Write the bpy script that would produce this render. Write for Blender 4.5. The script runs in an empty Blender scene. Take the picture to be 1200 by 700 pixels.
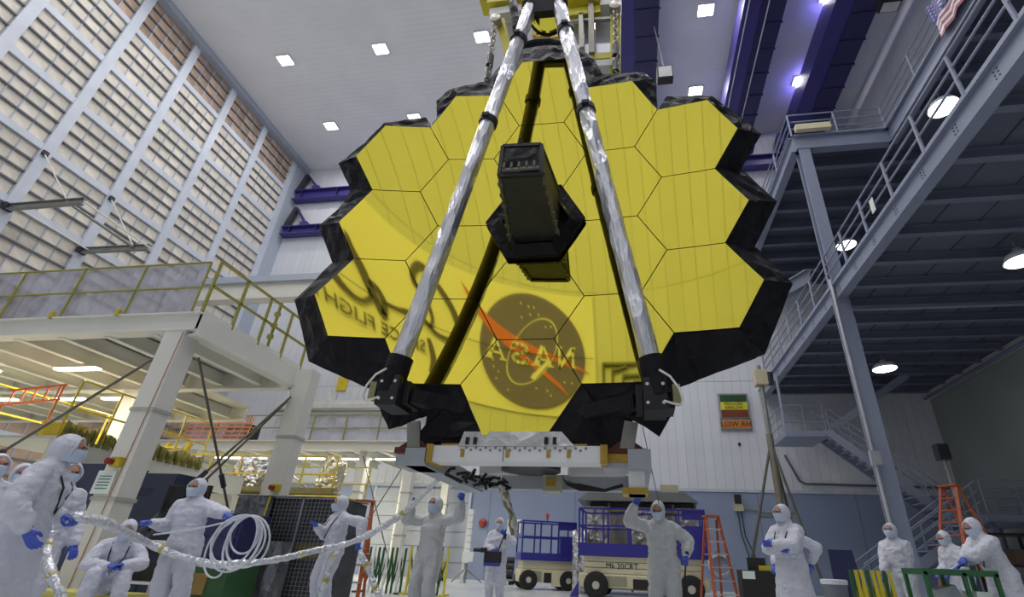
import bpy, bmesh, math, random
from mathutils import Vector, Matrix
random.seed(7)
S = bpy.context.scene
COL = S.collection
R = math.radians
# ------------------------------------------------------------------ camera (solved from the photo's vanishing points)
FPX, CX, CY = 565.9, 654.4, 377.95
RW = Matrix(((0.98923483, 0.14179012, 0.03619405), (-0.03097187, 0.44459529, -0.89519594), (-0.14302165, 0.88443801, 0.44420065)))
CAM = Vector((0, 0, 0.87))
cd = bpy.data.cameras.new('camera'); cam = bpy.data.objects.new('camera', cd); COL.objects.link(cam)
cd.sensor_width = 36; cd.lens = FPX / 1200 * 36
cd.shift_x = (600 - CX) / 1200; cd.shift_y = (CY - 350) / 1200
cd.clip_start = 0.05; cd.clip_end = 200
m = Matrix((RW[0], -RW[1], -RW[2])).transposed().to_4x4(); m.translation = CAM
cam.matrix_world = m
S.camera = cam
def ray(x, y):
    v = RW.transposed() @ Vector(((x - CX) / FPX, (y - CY) / FPX, 1)); return v / v.y
def atY(x, y, Y): return CAM + ray(x, y) * Y
def atX(x, y, X): v = ray(x, y); return CAM + v * (X / v.x)
def atZ(x, y, Z): v = ray(x, y); return CAM + v * ((Z - CAM.z) / v.z)
# ------------------------------------------------------------------ world, exposure
w = bpy.data.worlds.new('world'); S.world = w; w.use_nodes = True
w.node_tree.nodes['Background'].inputs[0].default_value = (0.75, 0.8, 0.9, 1)
w.node_tree.nodes['Background'].inputs[1].default_value = 0.02
S.view_settings.view_transform = 'Standard'; S.view_settings.look = 'None'
S.view_settings.exposure = 0.0; S.view_settings.gamma = 1.0; S.view_settings.use_curve_mapping = False
S.cycles.max_bounces = 8; S.cycles.diffuse_bounces = 5; S.cycles.glossy_bounces = 5; S.cycles.transmission_bounces = 6
S.cycles.transparent_max_bounces = 12; S.cycles.sample_clamp_indirect = 6; S.cycles.caustics_reflective = False; S.cycles.caustics_refractive = False
S.cycles.use_denoising = True
LAMP_W = 150.0      # high-bay luminaires, watts each
# ------------------------------------------------------------------ materials
def lin(c):
    c = c / 255.0
    return c / 12.92 if c <= 0.04045 else ((c + 0.055) / 1.055) ** 2.4
def rgb(r, g, b): return (lin(r), lin(g), lin(b), 1)
MATS = {}
def mat(name, col, rough=0.6, metal=0.0, var=0.08, scale=3.0, bump=0.0, bscale=40.0, emit=None, estr=0.0, rand=0.0, spec=0.5, stretch=None, trans=0.0, alpha=1.0, detail=3):
    if name in MATS: return MATS[name]
    M = bpy.data.materials.new(name); M.use_nodes = True
    nt = M.node_tree; N = nt.nodes; L = nt.links; bs = N['Principled BSDF']
    bs.inputs['Roughness'].default_value = rough; bs.inputs['Metallic'].default_value = metal
    bs.inputs['Specular IOR Level'].default_value = spec
    bs.inputs['Base Color'].default_value = col
    tc = N.new('ShaderNodeTexCoord'); mp = N.new('ShaderNodeMapping'); L.new(tc.outputs['Object'], mp.inputs['Vector'])
    if stretch: mp.inputs['Scale'].default_value = stretch
    if var > 0:
        no = N.new('ShaderNodeTexNoise'); no.inputs['Scale'].default_value = scale; no.inputs['Detail'].default_value = detail
        L.new(mp.outputs['Vector'], no.inputs['Vector'])
        hs = N.new('ShaderNodeHueSaturation'); hs.inputs['Color'].default_value = col
        mr = N.new('ShaderNodeMapRange'); mr.inputs['From Min'].default_value = 0.3; mr.inputs['From Max'].default_value = 0.7
        mr.inputs['To Min'].default_value = 1 - var; mr.inputs['To Max'].default_value = 1 + var
        L.new(no.outputs['Fac'], mr.inputs['Value'])
        src = mr.outputs['Result']
        if rand > 0:
            oi = N.new('ShaderNodeObjectInfo'); m2 = N.new('ShaderNodeMapRange'); m2.inputs['To Min'].default_value = 1 - rand; m2.inputs['To Max'].default_value = 1 + rand * 0.6
            L.new(oi.outputs['Random'], m2.inputs['Value'])
            mu = N.new('ShaderNodeMath'); mu.operation = 'MULTIPLY'; L.new(src, mu.inputs[0]); L.new(m2.outputs['Result'], mu.inputs[1]); src = mu.outputs[0]
        L.new(src, hs.inputs['Value']); L.new(hs.outputs['Color'], bs.inputs['Base Color'])
    if bump > 0:
        nb = N.new('ShaderNodeTexNoise'); nb.inputs['Scale'].default_value = bscale; nb.inputs['Detail'].default_value = 4
        L.new(mp.outputs['Vector'], nb.inputs['Vector'])
        bp = N.new('ShaderNodeBump'); bp.inputs['Strength'].default_value = min(1.0, bump); bp.inputs['Distance'].default_value = 0.05 * max(1.0, bump)
        L.new(nb.outputs['Fac'], bp.inputs['Height']); L.new(bp.outputs['Normal'], bs.inputs['Normal'])
    if emit:
        bs.inputs['Emission Color'].default_value = emit; bs.inputs['Emission Strength'].default_value = estr
    if trans > 0: bs.inputs['Transmission Weight'].default_value = trans
    if alpha < 1: bs.inputs['Alpha'].default_value = alpha
    MATS[name] = M
    return M
def crinkle(name, col, rough=0.25, metal=1.0, scale=9.0, strength=0.8, var=0.1, dist=0.04, spec=0.5, stretch=None):
    """crumpled foil / film: a Voronoi-and-noise facet bump"""
    if name in MATS: return MATS[name]
    M = bpy.data.materials.new(name); M.use_nodes = True
    nt = M.node_tree; N = nt.nodes; L = nt.links; bs = N['Principled BSDF']
    bs.inputs['Base Color'].default_value = col; bs.inputs['Roughness'].default_value = rough; bs.inputs['Metallic'].default_value = metal
    bs.inputs['Specular IOR Level'].default_value = spec
    tc = N.new('ShaderNodeTexCoord'); mp = N.new('ShaderNodeMapping'); L.new(tc.outputs['Object'], mp.inputs['Vector'])
    if stretch: mp.inputs['Scale'].default_value = stretch
    no = N.new('ShaderNodeTexNoise'); no.inputs['Scale'].default_value = scale * 0.5; no.inputs['Detail'].default_value = 2
    L.new(mp.outputs['Vector'], no.inputs['Vector'])
    mx = N.new('ShaderNodeMixRGB'); mx.inputs['Fac'].default_value = 0.25
    L.new(mp.outputs['Vector'], mx.inputs['Color1']); L.new(no.outputs['Color'], mx.inputs['Color2'])
    vo = N.new('ShaderNodeTexVoronoi'); vo.inputs['Scale'].default_value = scale; vo.feature = 'F1'
    L.new(mx.outputs['Color'], vo.inputs['Vector'])
    n2 = N.new('ShaderNodeTexNoise'); n2.inputs['Scale'].default_value = scale * 2; n2.inputs['Detail'].default_value = 3
    L.new(mp.outputs['Vector'], n2.inputs['Vector'])
    ad = N.new('ShaderNodeMath'); ad.operation = 'MULTIPLY_ADD'; ad.inputs[1].default_value = 0.4
    L.new(n2.outputs['Fac'], ad.inputs[0]); L.new(vo.outputs['Distance'], ad.inputs[2])
    bp = N.new('ShaderNodeBump'); bp.inputs['Strength'].default_value = strength; bp.inputs['Distance'].default_value = dist
    L.new(ad.outputs[0], bp.inputs['Height']); L.new(bp.outputs['Normal'], bs.inputs['Normal'])
    MATS[name] = M
    return M
# ------------------------------------------------------------------ objects
OFF = {}
def tag(o, label=None, cat=None, group=None, kind=None):
    if label: o['label'] = label
    if cat: o['category'] = cat
    if group: o['group'] = group
    if kind: o['kind'] = kind
    return o
def link(name, data, parent=None, loc=None):
    o = bpy.data.objects.new(name, data); COL.objects.link(o)
    base = OFF[parent.name] if parent else Vector((0, 0, 0))
    if parent: o.parent = parent
    if loc is not None:
        o.location = Vector(loc) - base; OFF[o.name] = Vector(loc)
    else:
        OFF[o.name] = base.copy()
    return o
def thing(name, label, cat, loc=(0, 0, 0), group=None, kind=None):
    o = link(name, None, None, loc); o.empty_display_size = 0.1
    return tag(o, label, cat, group, kind)
class MB:
    def __init__(s): s.v = []; s.f = []
    def add(s, vs, fs):
        n = len(s.v); s.v += [Vector(v) for v in vs]; s.f += [tuple(i + n for i in f) for f in fs]; return s
    def obox(s, c, ax, ay, az):
        c = Vector(c); ax = Vector(ax); ay = Vector(ay); az = Vector(az)
        vs = [c + ax * i + ay * j + az * k for k in (-1, 1) for j in (-1, 1) for i in (-1, 1)]
        fs = [(0, 2, 3, 1), (4, 5, 7, 6), (0, 1, 5, 4), (2, 6, 7, 3), (0, 4, 6, 2), (1, 3, 7, 5)]
        if ax.cross(ay).dot(az) < 0: fs = [f[::-1] for f in fs]
        return s.add(vs, fs)
    def box(s, lo, hi):
        lo = Vector(lo); hi = Vector(hi); h = (hi - lo) / 2
        return s.obox((lo + hi) / 2, (abs(h.x), 0, 0), (0, abs(h.y), 0), (0, 0, abs(h.z)))
    def bar(s, p, q, w=0.05, h=0.05, up=(0, 0, 1)):
        p = Vector(p); q = Vector(q); d = q - p
        if d.length < 1e-6: return s
        d2 = d.normalized(); u = Vector(up)
        if abs(d2.dot(u)) > 0.98: u = Vector((0, 1, 0)) if abs(d2.y) < 0.9 else Vector((1, 0, 0))
        r = d2.cross(u).normalized(); u = r.cross(d2)
        return s.obox((p + q) / 2, d / 2, r * (w / 2), u * (h / 2))
    def ibeam(s, p, q, w, h, t=0.03, up=(0, 0, 1)):
        p = Vector(p); q = Vector(q); d = (q - p).normalized(); u = Vector(up)
        if abs(d.dot(u)) > 0.98: u = Vector((0, 1, 0))
        r = d.cross(u).normalized(); u = r.cross(d)
        s.bar(p + u * (h / 2 - t / 2), q + u * (h / 2 - t / 2), w, t, u); s.bar(p - u * (h / 2 - t / 2), q - u * (h / 2 - t / 2), w, t, u)
        return s.bar(p, q, t, h - 2 * t, u)
    def tube(s, pts, r, n=8, caps=True, closed=False, rs=None):
        pts = [Vector(p) for p in pts]; m_ = len(pts); base = len(s.v)
        prev = None
        for i, p in enumerate(pts):
            if closed: d = pts[(i + 1) % m_] - pts[i - 1]
            else: d = pts[min(i + 1, m_ - 1)] - pts[max(i - 1, 0)]
            if d.length < 1e-9: d = Vector((0, 0, 1))
            d.normalize()
            if prev is None:
                a = Vector((0, 0, 1)) if abs(d.z) < 0.9 else Vector((1, 0, 0))
                e1 = d.cross(a).normalized()
            else:
                e1 = (prev - d * prev.dot(d))
                e1 = e1.normalized() if e1.length > 1e-6 else d.orthogonal().normalized()
            prev = e1; e2 = d.cross(e1)
            rr = rs[i] if rs else r
            for k in range(n):
                t = 2 * math.pi * k / n
                s.v.append(p + (e1 * math.cos(t) + e2 * math.sin(t)) * rr)
        for i in range(m_ if closed else m_ - 1):
            j = (i + 1) % m_
            for k in range(n):
                k2 = (k + 1) % n
                s.f.append((base + i * n + k, base + i * n + k2, base + j * n + k2, base + j * n + k))
        if caps and not closed:
            s.f.append(tuple(base + k for k in range(n))[::-1]); s.f.append(tuple(base + (m_ - 1) * n + k for k in range(n)))
        return s
    def cyl(s, p, q, r, n=12, r2=None): return s.tube([p, q], r, n, rs=[r, r if r2 is None else r2])
    def lathe(s, prof, c, axis=(0, 0, 1), n=20):
        c = Vector(c); a = Vector(axis).normalized(); e1 = a.orthogonal().normalized(); e2 = a.cross(e1); base = len(s.v); m_ = len(prof)
        for r, h in prof:
            for k in range(n):
                t = 2 * math.pi * k / n; s.v.append(c + a * h + (e1 * math.cos(t) + e2 * math.sin(t)) * r)
        for i in range(m_ - 1):
            for k in range(n):
                k2 = (k + 1) % n; s.f.append((base + i * n + k, base + i * n + k2, base + (i + 1) * n + k2, base + (i + 1) * n + k))
        s.f.append(tuple(base + k for k in range(n))[::-1]); s.f.append(tuple(base + (m_ - 1) * n + k for k in range(n)))
        return s
    def prism(s, pts, d):
        """closed polygon of 3D points, thickened by the vector d"""
        pts = [Vector(p) for p in pts]; n = len(pts); d = Vector(d); nm = Vector((0, 0, 0))
        for i in range(n): nm += pts[i].cross(pts[(i + 1) % n])
        if nm.dot(d) > 0: pts.reverse()
        s.add(pts + [p + d for p in pts], [tuple(range(n)), tuple(range(n, 2 * n))[::-1]] + [((i + 1) % n, i, i + n, (i + 1) % n + n) for i in range(n)])
        return s
    def ball(s, c, r, n=10, sc=(1, 1, 1)):
        c = Vector(c); base = len(s.v); mm = n // 2
        s.v.append(c + Vector((0, 0, r * sc[2])))
        for i in range(1, mm):
            a = math.pi * i / mm
            for k in range(n):
                t = 2 * math.pi * k / n; s.v.append(c + Vector((r * sc[0] * math.sin(a) * math.cos(t), r * sc[1] * math.sin(a) * math.sin(t), r * sc[2] * math.cos(a))))
        s.v.append(c - Vector((0, 0, r * sc[2]))); last = len(s.v) - 1
        for k in range(n):
            k2 = (k + 1) % n
            s.f.append((base, base + 1 + k, base + 1 + k2)); s.f.append((last, last - n + k2, last - n + k))
        for i in range(mm - 2):
            for k in range(n):
                k2 = (k + 1) % n; a = base + 1 + i * n
                s.f.append((a + k, a + n + k, a + n + k2, a + k2))
        return s
    def mesh(s, name, mt, base=Vector((0, 0, 0)), smooth=False):
        me = bpy.data.meshes.new(name); me.from_pydata([tuple(v - base) for v in s.v], [], s.f)
        if mt is not None: me.materials.append(mt)
        if smooth:
            me.polygons.foreach_set('use_smooth', [True] * len(me.polygons))
        me.update(); return me
    def build(s, name, mt, parent=None, smooth=False, label=None, bevel=0, auto=False):
        base = OFF[parent.name] if parent else Vector((0, 0, 0))
        o = link(name, s.mesh(name, mt, base, smooth), parent)
        if label: o['label'] = label
        if bevel:
            b = o.modifiers.new('bevel', 'BEVEL'); b.width = bevel; b.segments = 2; b.limit_method = 'ANGLE'
        if auto:
            o.data.polygons.foreach_set('use_smooth', [True] * len(o.data.polygons)); o.data.set_sharp_from_angle(angle=R(40))
        return o
def one(name, label, cat, mb, mt, loc=None, group=None, **k):
    """a thing that is a single mesh"""
    if loc is None:
        n = len(mb.v); loc = Vector((sum(v.x for v in mb.v) / n, sum(v.y for v in mb.v) / n, min(v.z for v in mb.v)))
    o = link(name, mb.mesh(name, mt, Vector(loc), k.get('smooth', False)), None, loc)
    if k.get('auto'):
        o.data.polygons.foreach_set('use_smooth', [True] * len(o.data.polygons)); o.data.set_sharp_from_angle(angle=R(40))
    return tag(o, label, cat, group)
def text_mesh(body, size, mt, name, origin, ex, ey, parent=None, extrude=0.004, align='CENTER'):
    cu = bpy.data.curves.new(name, 'FONT'); cu.body = body; cu.size = size; cu.align_x = align; cu.align_y = 'CENTER'; cu.extrude = extrude; cu.resolution_u = 2
    t = bpy.data.objects.new(name, cu); COL.objects.link(t)
    me = bpy.data.meshes.new_from_object(t.evaluated_get(bpy.context.evaluated_depsgraph_get())); me.name = name
    bpy.data.objects.remove(t); bpy.data.curves.remove(cu)
    ex = Vector(ex).normalized(); ey = Vector(ey).normalized(); ez = ex.cross(ey)
    base = OFF[parent.name] if parent else Vector((0, 0, 0))
    M = Matrix((ex, ey, ez)).transposed().to_4x4(); M.translation = Vector(origin) - base
    me.transform(M); me.materials.clear(); me.materials.append(mt)
    return link(name, me, parent)
# ================================================================== THE ROOM
XL, XR, YE, YB, ZC = -23.5, 13.9, 24.2, -6.3, 26.3
H = ZC - CAM.z
steel = mat('steel_paint', rgb(198, 204, 216), 0.45, 0.0, 0.05, 1.5)
white_wall = mat('white_wall', rgb(214, 217, 224), 0.5, 0, 0.04, 0.8, rand=0.03)
# floor: pale sealed floor, a little glossy
fl = mat('floor_coating', rgb(208, 212, 214), 0.22, 0, 0.06, 0.7, bump=0.02, bscale=3)
tag(MB().box((XL, YB, -0.3), (XR, YE, 0)).build('floor', fl), 'pale glossy clean room floor', kind='structure')
# floor joints
fj = mat('floor_joint', rgb(170, 176, 182), 0.5, 0, 0.02)
F = bpy.data.objects['floor']
for i in range(9):
    y = -4.0 + i * 3.4
    MB().box((XL + 0.1, y - 0.012, 0.0), (XR - 0.1, y + 0.012, 0.002)).build('floor_joint', fj, F)
# ceiling: grey liner sheets with fine seams running across
def ceil_mat():
    M = mat('ceiling_sheet', rgb(234, 235, 238), 0.42, 0.0, 0.03, 0.6)
    nt = M.node_tree; N = nt.nodes; L = nt.links
    tc = N.new('ShaderNodeTexCoord'); wv = N.new('ShaderNodeTexWave'); wv.bands_direction = 'Y'; wv.inputs['Scale'].default_value = 1.05; wv.inputs['Distortion'].default_value = 0; wv.wave_profile = 'SAW'
    L.new(tc.outputs['Object'], wv.inputs['Vector'])
    bp = N.new('ShaderNodeBump'); bp.inputs['Strength'].default_value = 0.8; bp.inputs['Distance'].default_value = 0.03
    L.new(wv.outputs['Fac'], bp.inputs['Height']); L.new(bp.outputs['Normal'], N['Principled BSDF'].inputs['Normal'])
    return M
tag(MB().box((XL, YB, ZC), (XR, YE, ZC + 0.3)).build('ceiling', ceil_mat()), 'grey sheet ceiling with fine seams', kind='structure')
# ---- left wall: steel grid with tan filter panels
wl = tag(MB().box((XL - 0.5, YB, 0), (XL - 0.12, YE, ZC)).build('wall_left', mat('wall_backing', rgb(150, 152, 160), 0.7)), 'wall of tan filter panels in a pale steel grid', kind='structure')
colY = [2.98, 5.80, 8.62, 11.45, 14.25, 17.03, 19.85, 22.98]
girZ = [1.70, 4.40, 7.12, 9.85, 12.58, 15.30, 18.0, 20.75, 23.5, 26.22]
XS = XL
cme = MB().box((-0.12, -0.2, 0), (0.14, 0.2, ZC)).mesh('wall_column', steel)
for y in colY: link('wall_column', cme, wl, (XS, y, 0))
gme = MB().box((-0.12, -1.21, -0.15), (0.10, 1.21, 0.15)).mesh('girt', steel)
panels = []
purl = mat('purlin_steel', rgb(176, 182, 196), 0.5, 0.0, 0.05)
purd = mat('purlin_shaded', rgb(104, 106, 114), 0.6, 0.0, 0.08)  # shade inside the open channels put into the purlin colour
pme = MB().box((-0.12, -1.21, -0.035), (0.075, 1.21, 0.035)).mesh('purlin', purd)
vme = MB().box((-0.12, -0.022, -1.2), (0.02, 0.022, 1.2)).mesh('mullion', purl)
fw, fh = 2.42 / 4, 2.42 / 4
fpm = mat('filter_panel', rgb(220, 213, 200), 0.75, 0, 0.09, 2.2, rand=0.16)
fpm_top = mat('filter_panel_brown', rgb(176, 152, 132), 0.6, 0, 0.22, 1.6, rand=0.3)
bme = MB().box((-0.12, -fw / 2 + 0.02, -fh / 2 + 0.02), (-0.02, fw / 2 - 0.02, fh / 2 - 0.02)).mesh('filter_panel', fpm)
bme2 = MB().box((-0.12, -fw / 2 + 0.02, -fh / 2 + 0.02), (-0.02, fw / 2 - 0.02, fh / 2 - 0.02)).mesh('filter_panel', fpm_top)
for ci in range(len(colY) - 1):
    ym = (colY[ci] + colY[ci + 1]) / 2; sy = (colY[ci + 1] - colY[ci] - 0.4) / 2.42
    for gi in range(len(girZ)):
        o = link('girt', gme, wl, (XS, ym, girZ[gi])); o.scale = (1, sy, 1)
        if gi == 0: continue
        zm = (girZ[gi] + girZ[gi - 1]) / 2; sz = (girZ[gi] - girZ[gi - 1] - 0.3) / 2.42
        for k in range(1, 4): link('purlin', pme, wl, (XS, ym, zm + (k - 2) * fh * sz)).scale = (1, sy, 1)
        for k in range(1, 4): link('mullion', vme, wl, (XS, ym + (k - 2) * fw * sy, zm))
        for a in range(4):
            for b in range(4):
                P = Vector((XS, ym + (a - 1.5) * fw * sy, zm + (b - 1.5) * fh * sz)); c = RW @ (P - CAM)
                u, v_ = CX + FPX * c.x / c.z, CY + FPX * c.y / c.z
                seen = 0 if (u < -5 or v_ < -5 or v_ > 330 or u > 360) else 1 / P.y * (3 if gi == len(girZ) - 1 else 1)
                panels.append((seen, P, gi, sy, sz))
panels.sort(key=lambda t: -t[0])
for s_, P, gi, sy, sz in panels[:300]:
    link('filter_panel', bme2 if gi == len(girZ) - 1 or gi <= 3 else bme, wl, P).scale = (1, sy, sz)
rest = MB(); rest_b = MB()
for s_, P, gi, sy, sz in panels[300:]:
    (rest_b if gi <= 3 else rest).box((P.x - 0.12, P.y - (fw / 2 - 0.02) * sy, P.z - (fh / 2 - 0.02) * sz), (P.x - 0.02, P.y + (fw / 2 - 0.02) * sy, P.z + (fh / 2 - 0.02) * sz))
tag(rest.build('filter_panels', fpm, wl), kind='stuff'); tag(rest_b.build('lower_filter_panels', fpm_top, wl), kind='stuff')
MB().box((XL - 0.12, 23.18, 0), (XL + 0.14, YE, ZC)).build('corner_trim', mat('trim_grey', rgb(170, 178, 192), 0.5, 0, 0.03), wl)
MB().box((XL - 0.1, 2.8, ZC - 0.35), (XL + 0.5, YE, ZC - 0.002)).build('ceiling_trim', mat('trim_grey', rgb(170, 178, 192)), wl)
# ---- end wall: white ribbed sheets above a blue-grey dado
dado = mat('blue_dado', rgb(134, 146, 172), 0.5, 0, 0.05, 0.6)
we = tag(MB().box((XL, YE - 0.015, 0), (XR, YE + 0.4, ZC)).build('wall_end', mat('wall_backing', rgb(150, 152, 160))), 'white ribbed sheet wall above a blue grey dado', kind='structure')
MB().box((XL, YE - 0.02, 0), (XR, YE + 0.06, 4.02)).build('dado', dado, we)
for i in range(9):
    MB().box((XL + 4.15 * i - 0.012, YE - 0.026, 0.02), (XL + 4.15 * i + 0.012, YE - 0.02, 4.0)).build('dado_joint', mat('joint_dark', rgb(96, 104, 124)), we)
MB().box((XL, YE - 0.06, 4.02), (XR, YE + 0.06, 4.14)).build('dado_rail', mat('trim_pale', rgb(190, 196, 206)), we)
pit = 0.42; npan = int((XR - XL) / pit)
pw = (XR - XL) / npan
em1 = MB().box((-pw / 2 + 0.006, -0.03, 0), (pw / 2 - 0.006, 0.05, 5.2)).mesh('wall_sheet', white_wall)
em2 = MB().box((-pw / 2 + 0.006, -0.03, 0), (pw / 2 - 0.006, 0.05, ZC - 9.4)).mesh('wall_sheet', white_wall)
for i in range(npan):
    x = XL + (i + 0.5) * pw
    link('wall_sheet', em1, we, (x, YE, 4.15)); link('wall_sheet', em2, we, (x, YE, 9.38))
# ---- right wall
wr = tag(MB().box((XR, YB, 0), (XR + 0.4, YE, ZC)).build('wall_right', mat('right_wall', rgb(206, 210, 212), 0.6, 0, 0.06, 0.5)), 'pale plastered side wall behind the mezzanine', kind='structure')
MB().box((XR - 0.02, YB + 0.05, 0.0), (XR, YE - 0.1, 8.3)).build('lower_shade', mat('right_wall_shade', rgb(138, 146, 144), 0.6, 0, 0.06, 0.5), wr)  # shade below the deck put into the colour of this wall sheet
# ---- wall behind the camera: white sheets (seen in the mirrors)
wb = tag(MB().box((XL, YB - 0.4, 0), (XR, YB + 0.012, ZC)).build('wall_front', mat('wall_backing', rgb(150, 152, 160))), 'white ribbed sheet wall facing the mirrors', kind='structure')
pit2 = 0.34; n2 = int((XR - XL) / pit2); pw2 = (XR - XL) / n2
fm1 = MB().box((-pw2 / 2 + 0.003, -0.05, 0), (pw2 / 2 - 0.003, 0.03, 13.952)).mesh('wall_sheet', white_wall)
fm2 = MB().box((-pw2 / 2 + 0.003, -0.05, 0), (pw2 / 2 - 0.004, 0.03, ZC - 13.96)).mesh('wall_sheet', white_wall)
for i in range(n2):
    x = XL + (i + 0.5) * pw2
    link('wall_sheet', fm1, wb, (x, YB, 0)); link('wall_sheet', fm2, wb, (x, YB, 13.96))
# ---- ceiling luminaires
housing = mat('lamp_housing', rgb(210, 212, 216), 0.5)
lens = mat('lamp_lens', (1, 1, 1, 1), 0.5, emit=(1.0, 0.98, 0.95, 1), estr=14, var=0)
lampx = [-19.1 + 5.87 * i for i in range(6)]; lampy = [20.4 - 4.71 * i for i in range(6)]
lh = MB().box((-0.42, -0.32, -0.10), (0.42, 0.32, 0)).mesh('lamp_housing', housing)
ll = MB().box((-0.36, -0.26, -0.125), (0.36, 0.26, -0.10)).mesh('lamp_lens', lens)
for x in lampx:
    for y in lampy:
        t = thing('ceiling_lamp', 'bright square luminaire set into the grey ceiling', 'lamp', (x, y, ZC - 0.002), 'ceiling luminaires')
        link('lamp_housing', lh, t, (x, y, ZC - 0.002)); link('lamp_lens', ll, t, (x, y, ZC - 0.002))
        ld = bpy.data.lights.new('luminaire_light', 'AREA'); ld.shape = 'RECTANGLE'; ld.size = 0.9; ld.size_y = 0.7; ld.energy = LAMP_W; ld.color = (1.0, 0.985, 0.97)
        lo = link('luminaire_light', ld, t, (x, y, ZC - 0.16))
# ---- blue overhead crane bridges and their runways
navy = mat('navy_paint', rgb(62, 56, 128), 0.4, 0, 0.08, 0.7)
navy_d = mat('navy_dark', rgb(44, 42, 92), 0.45, 0, 0.08, 0.7)
zg = 24.4
def crane(name, label, x0, x1, walk=False):
    t = thing(name, label, 'crane', ((x0 + x1) / 2, 10, zg))
    MB().box((x0, -3, zg + 0.04), (x1, 23.95, zg + 1.45)).build('girder', navy, t)
    MB().box((x0 - 0.06, -3, zg), (x0 + (x1 - x0) * 0.38, 23.95, zg + 0.04)).build('bottom_flange', navy, t)
    for i in range(20):
        y = -2 + i * 1.35
        MB().box((x0 + (x1 - x0) * 0.42, y - 0.04, zg - 0.05), (x1 + 0.05, y + 0.04, zg + 0.04)).build('stiffener', navy_d, t)
    MB().box((x0 + (x1 - x0) * 0.42, -3, zg + 0.0), (x1, 23.95, zg + 0.03)).build('walkway_plate', navy_d, t)
    if walk:
        for xx in (x0 + 0.12, x0 + (x1 - x0) * 0.55):
            MB().cyl((xx, -3, zg - 0.14), (xx, 23.9, zg - 0.14), 0.035, 8).build('guide_rail', mat('pale_pipe', rgb(196, 200, 220), 0.4), t)
            for i in range(13): MB().box((xx - 0.02, -2.4 + 2.0 * i, zg - 0.14), (xx + 0.02, -2.34 + 2.0 * i, zg + 0.05)).build('hanger', navy_d, t)
    MB().box((x0 - 0.4, 23.3, zg - 0.02), (x1 + 0.4, 23.98, zg + 0.9)).build('end_truck', navy, t)
    return t
crane('crane_bridge', 'navy crane girder with cross stiffeners above the telescope lifting frame', 0.0, 1.9)
crane('crane_bridge', 'navy crane girder carrying two pale guide rails under the ceiling', 5.85, 7.7, True)
crane('crane_bridge', 'navy crane girder beside the upper mezzanine railing', 9.95, 11.9)
def runway(label, x0, x1, za, zb, br):
    t = thing('crane_runway', label, 'crane rail', ((x0 + x1) / 2, YE, za))
    MB().ibeam((x0, YE - 0.35, (za + zb) / 2), (x1, YE - 0.35, (za + zb) / 2), 0.55, zb - za, 0.07).build('runway_beam', navy, t)
    for i in range(14):
        x = x0 + 0.6 + i * (x1 - x0 - 1.2) / 13
        MB().box((x - 0.03, YE - 0.6, za + 0.07), (x + 0.03, YE - 0.08, zb - 0.07)).build('web_stiffener', navy_d, t)
    # triangular end stop at the left end
    MB().bar((x0 + 0.1, YE - 0.35, zb), (x0 + 0.5, YE - 0.35, zb + br), 0.3, 0.28).build('end_stop_post', mat('dark_steel', rgb(48, 48, 58), 0.5), t)
    MB().bar((x0 + 0.5, YE - 0.35, zb + br), (x0 + 1.5, YE - 0.35, zb + 0.35), 0.22, 0.14).build('end_stop_brace', navy_d, t)
    MB().box((x0 + 1.2, YE - 0.5, zb), (x0 + 1.7, YE - 0.2, zb + 0.4)).build('buffer', navy, t)
    return t
runway('navy crane runway with end stop just under the ceiling on the white wall', XL + 0.25, 13.2, 23.1, 23.95, 1.5)
runway('navy crane runway lower down on the white wall, with dark end stop', XL + 0.25, 4.0, 20.1, 20.75, 1.7)
# hinged pipe frame on the filter wall
t = thing('wall_bracket_frame', 'grey folding pipe frame hung on the filter panel wall', 'bracket', (XL, 10.5, 14.5))
galv = mat('galvanised', rgb(150, 152, 148), 0.45, 0.6, 0.08)
def wl_pt(x, y, X=XL + 0.15): return atX(x, y, X)
A0 = wl_pt(8, 243); A1 = atY(98, 236, A0.y * 1.0); B0 = wl_pt(95, 294); B1 = atY(175, 290, B0.y)
C0 = wl_pt(52, 180); D0 = wl_pt(130, 233)
for a, b in ((A0, A1), (B0, B1)):
    MB().ibeam(a, b, 0.16, 0.26, 0.03).build('arm', galv, t)
    MB().box(a - Vector((0.12, 0.15, 0.15)), a + Vector((0.12, 0.15, 0.15))).build('hinge', mat('dark_steel', rgb(48, 48, 58)), t)
e1, e2 = A1.lerp(A0, 0.2), B1.lerp(B0, 0.22)
MB().cyl(A1, B1, 0.035, 8).build('cross_pipe', mat('white_pipe', rgb(226, 226, 220), 0.4), t)
MB().cyl(e1, e2, 0.06, 8).build('cross_pipe', galv, t)
MB().cyl(A0.lerp(A1, 0.12), B0.lerp(B1, 0.12), 0.035, 8).build('cross_pipe', mat('white_pipe', rgb(226, 226, 220)), t)
for a, b in ((C0, e1), (D0, e2)):
    MB().cyl(a, b, 0.025, 6).build('stay_rod', mat('white_pipe', rgb(226, 226, 220)), t)
    MB().box(a - Vector((0.1, 0.1, 0.1)), a + Vector((0.1, 0.1, 0.1))).build('wall_lug', mat('dark_steel', rgb(48, 48, 58)), t)

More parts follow.
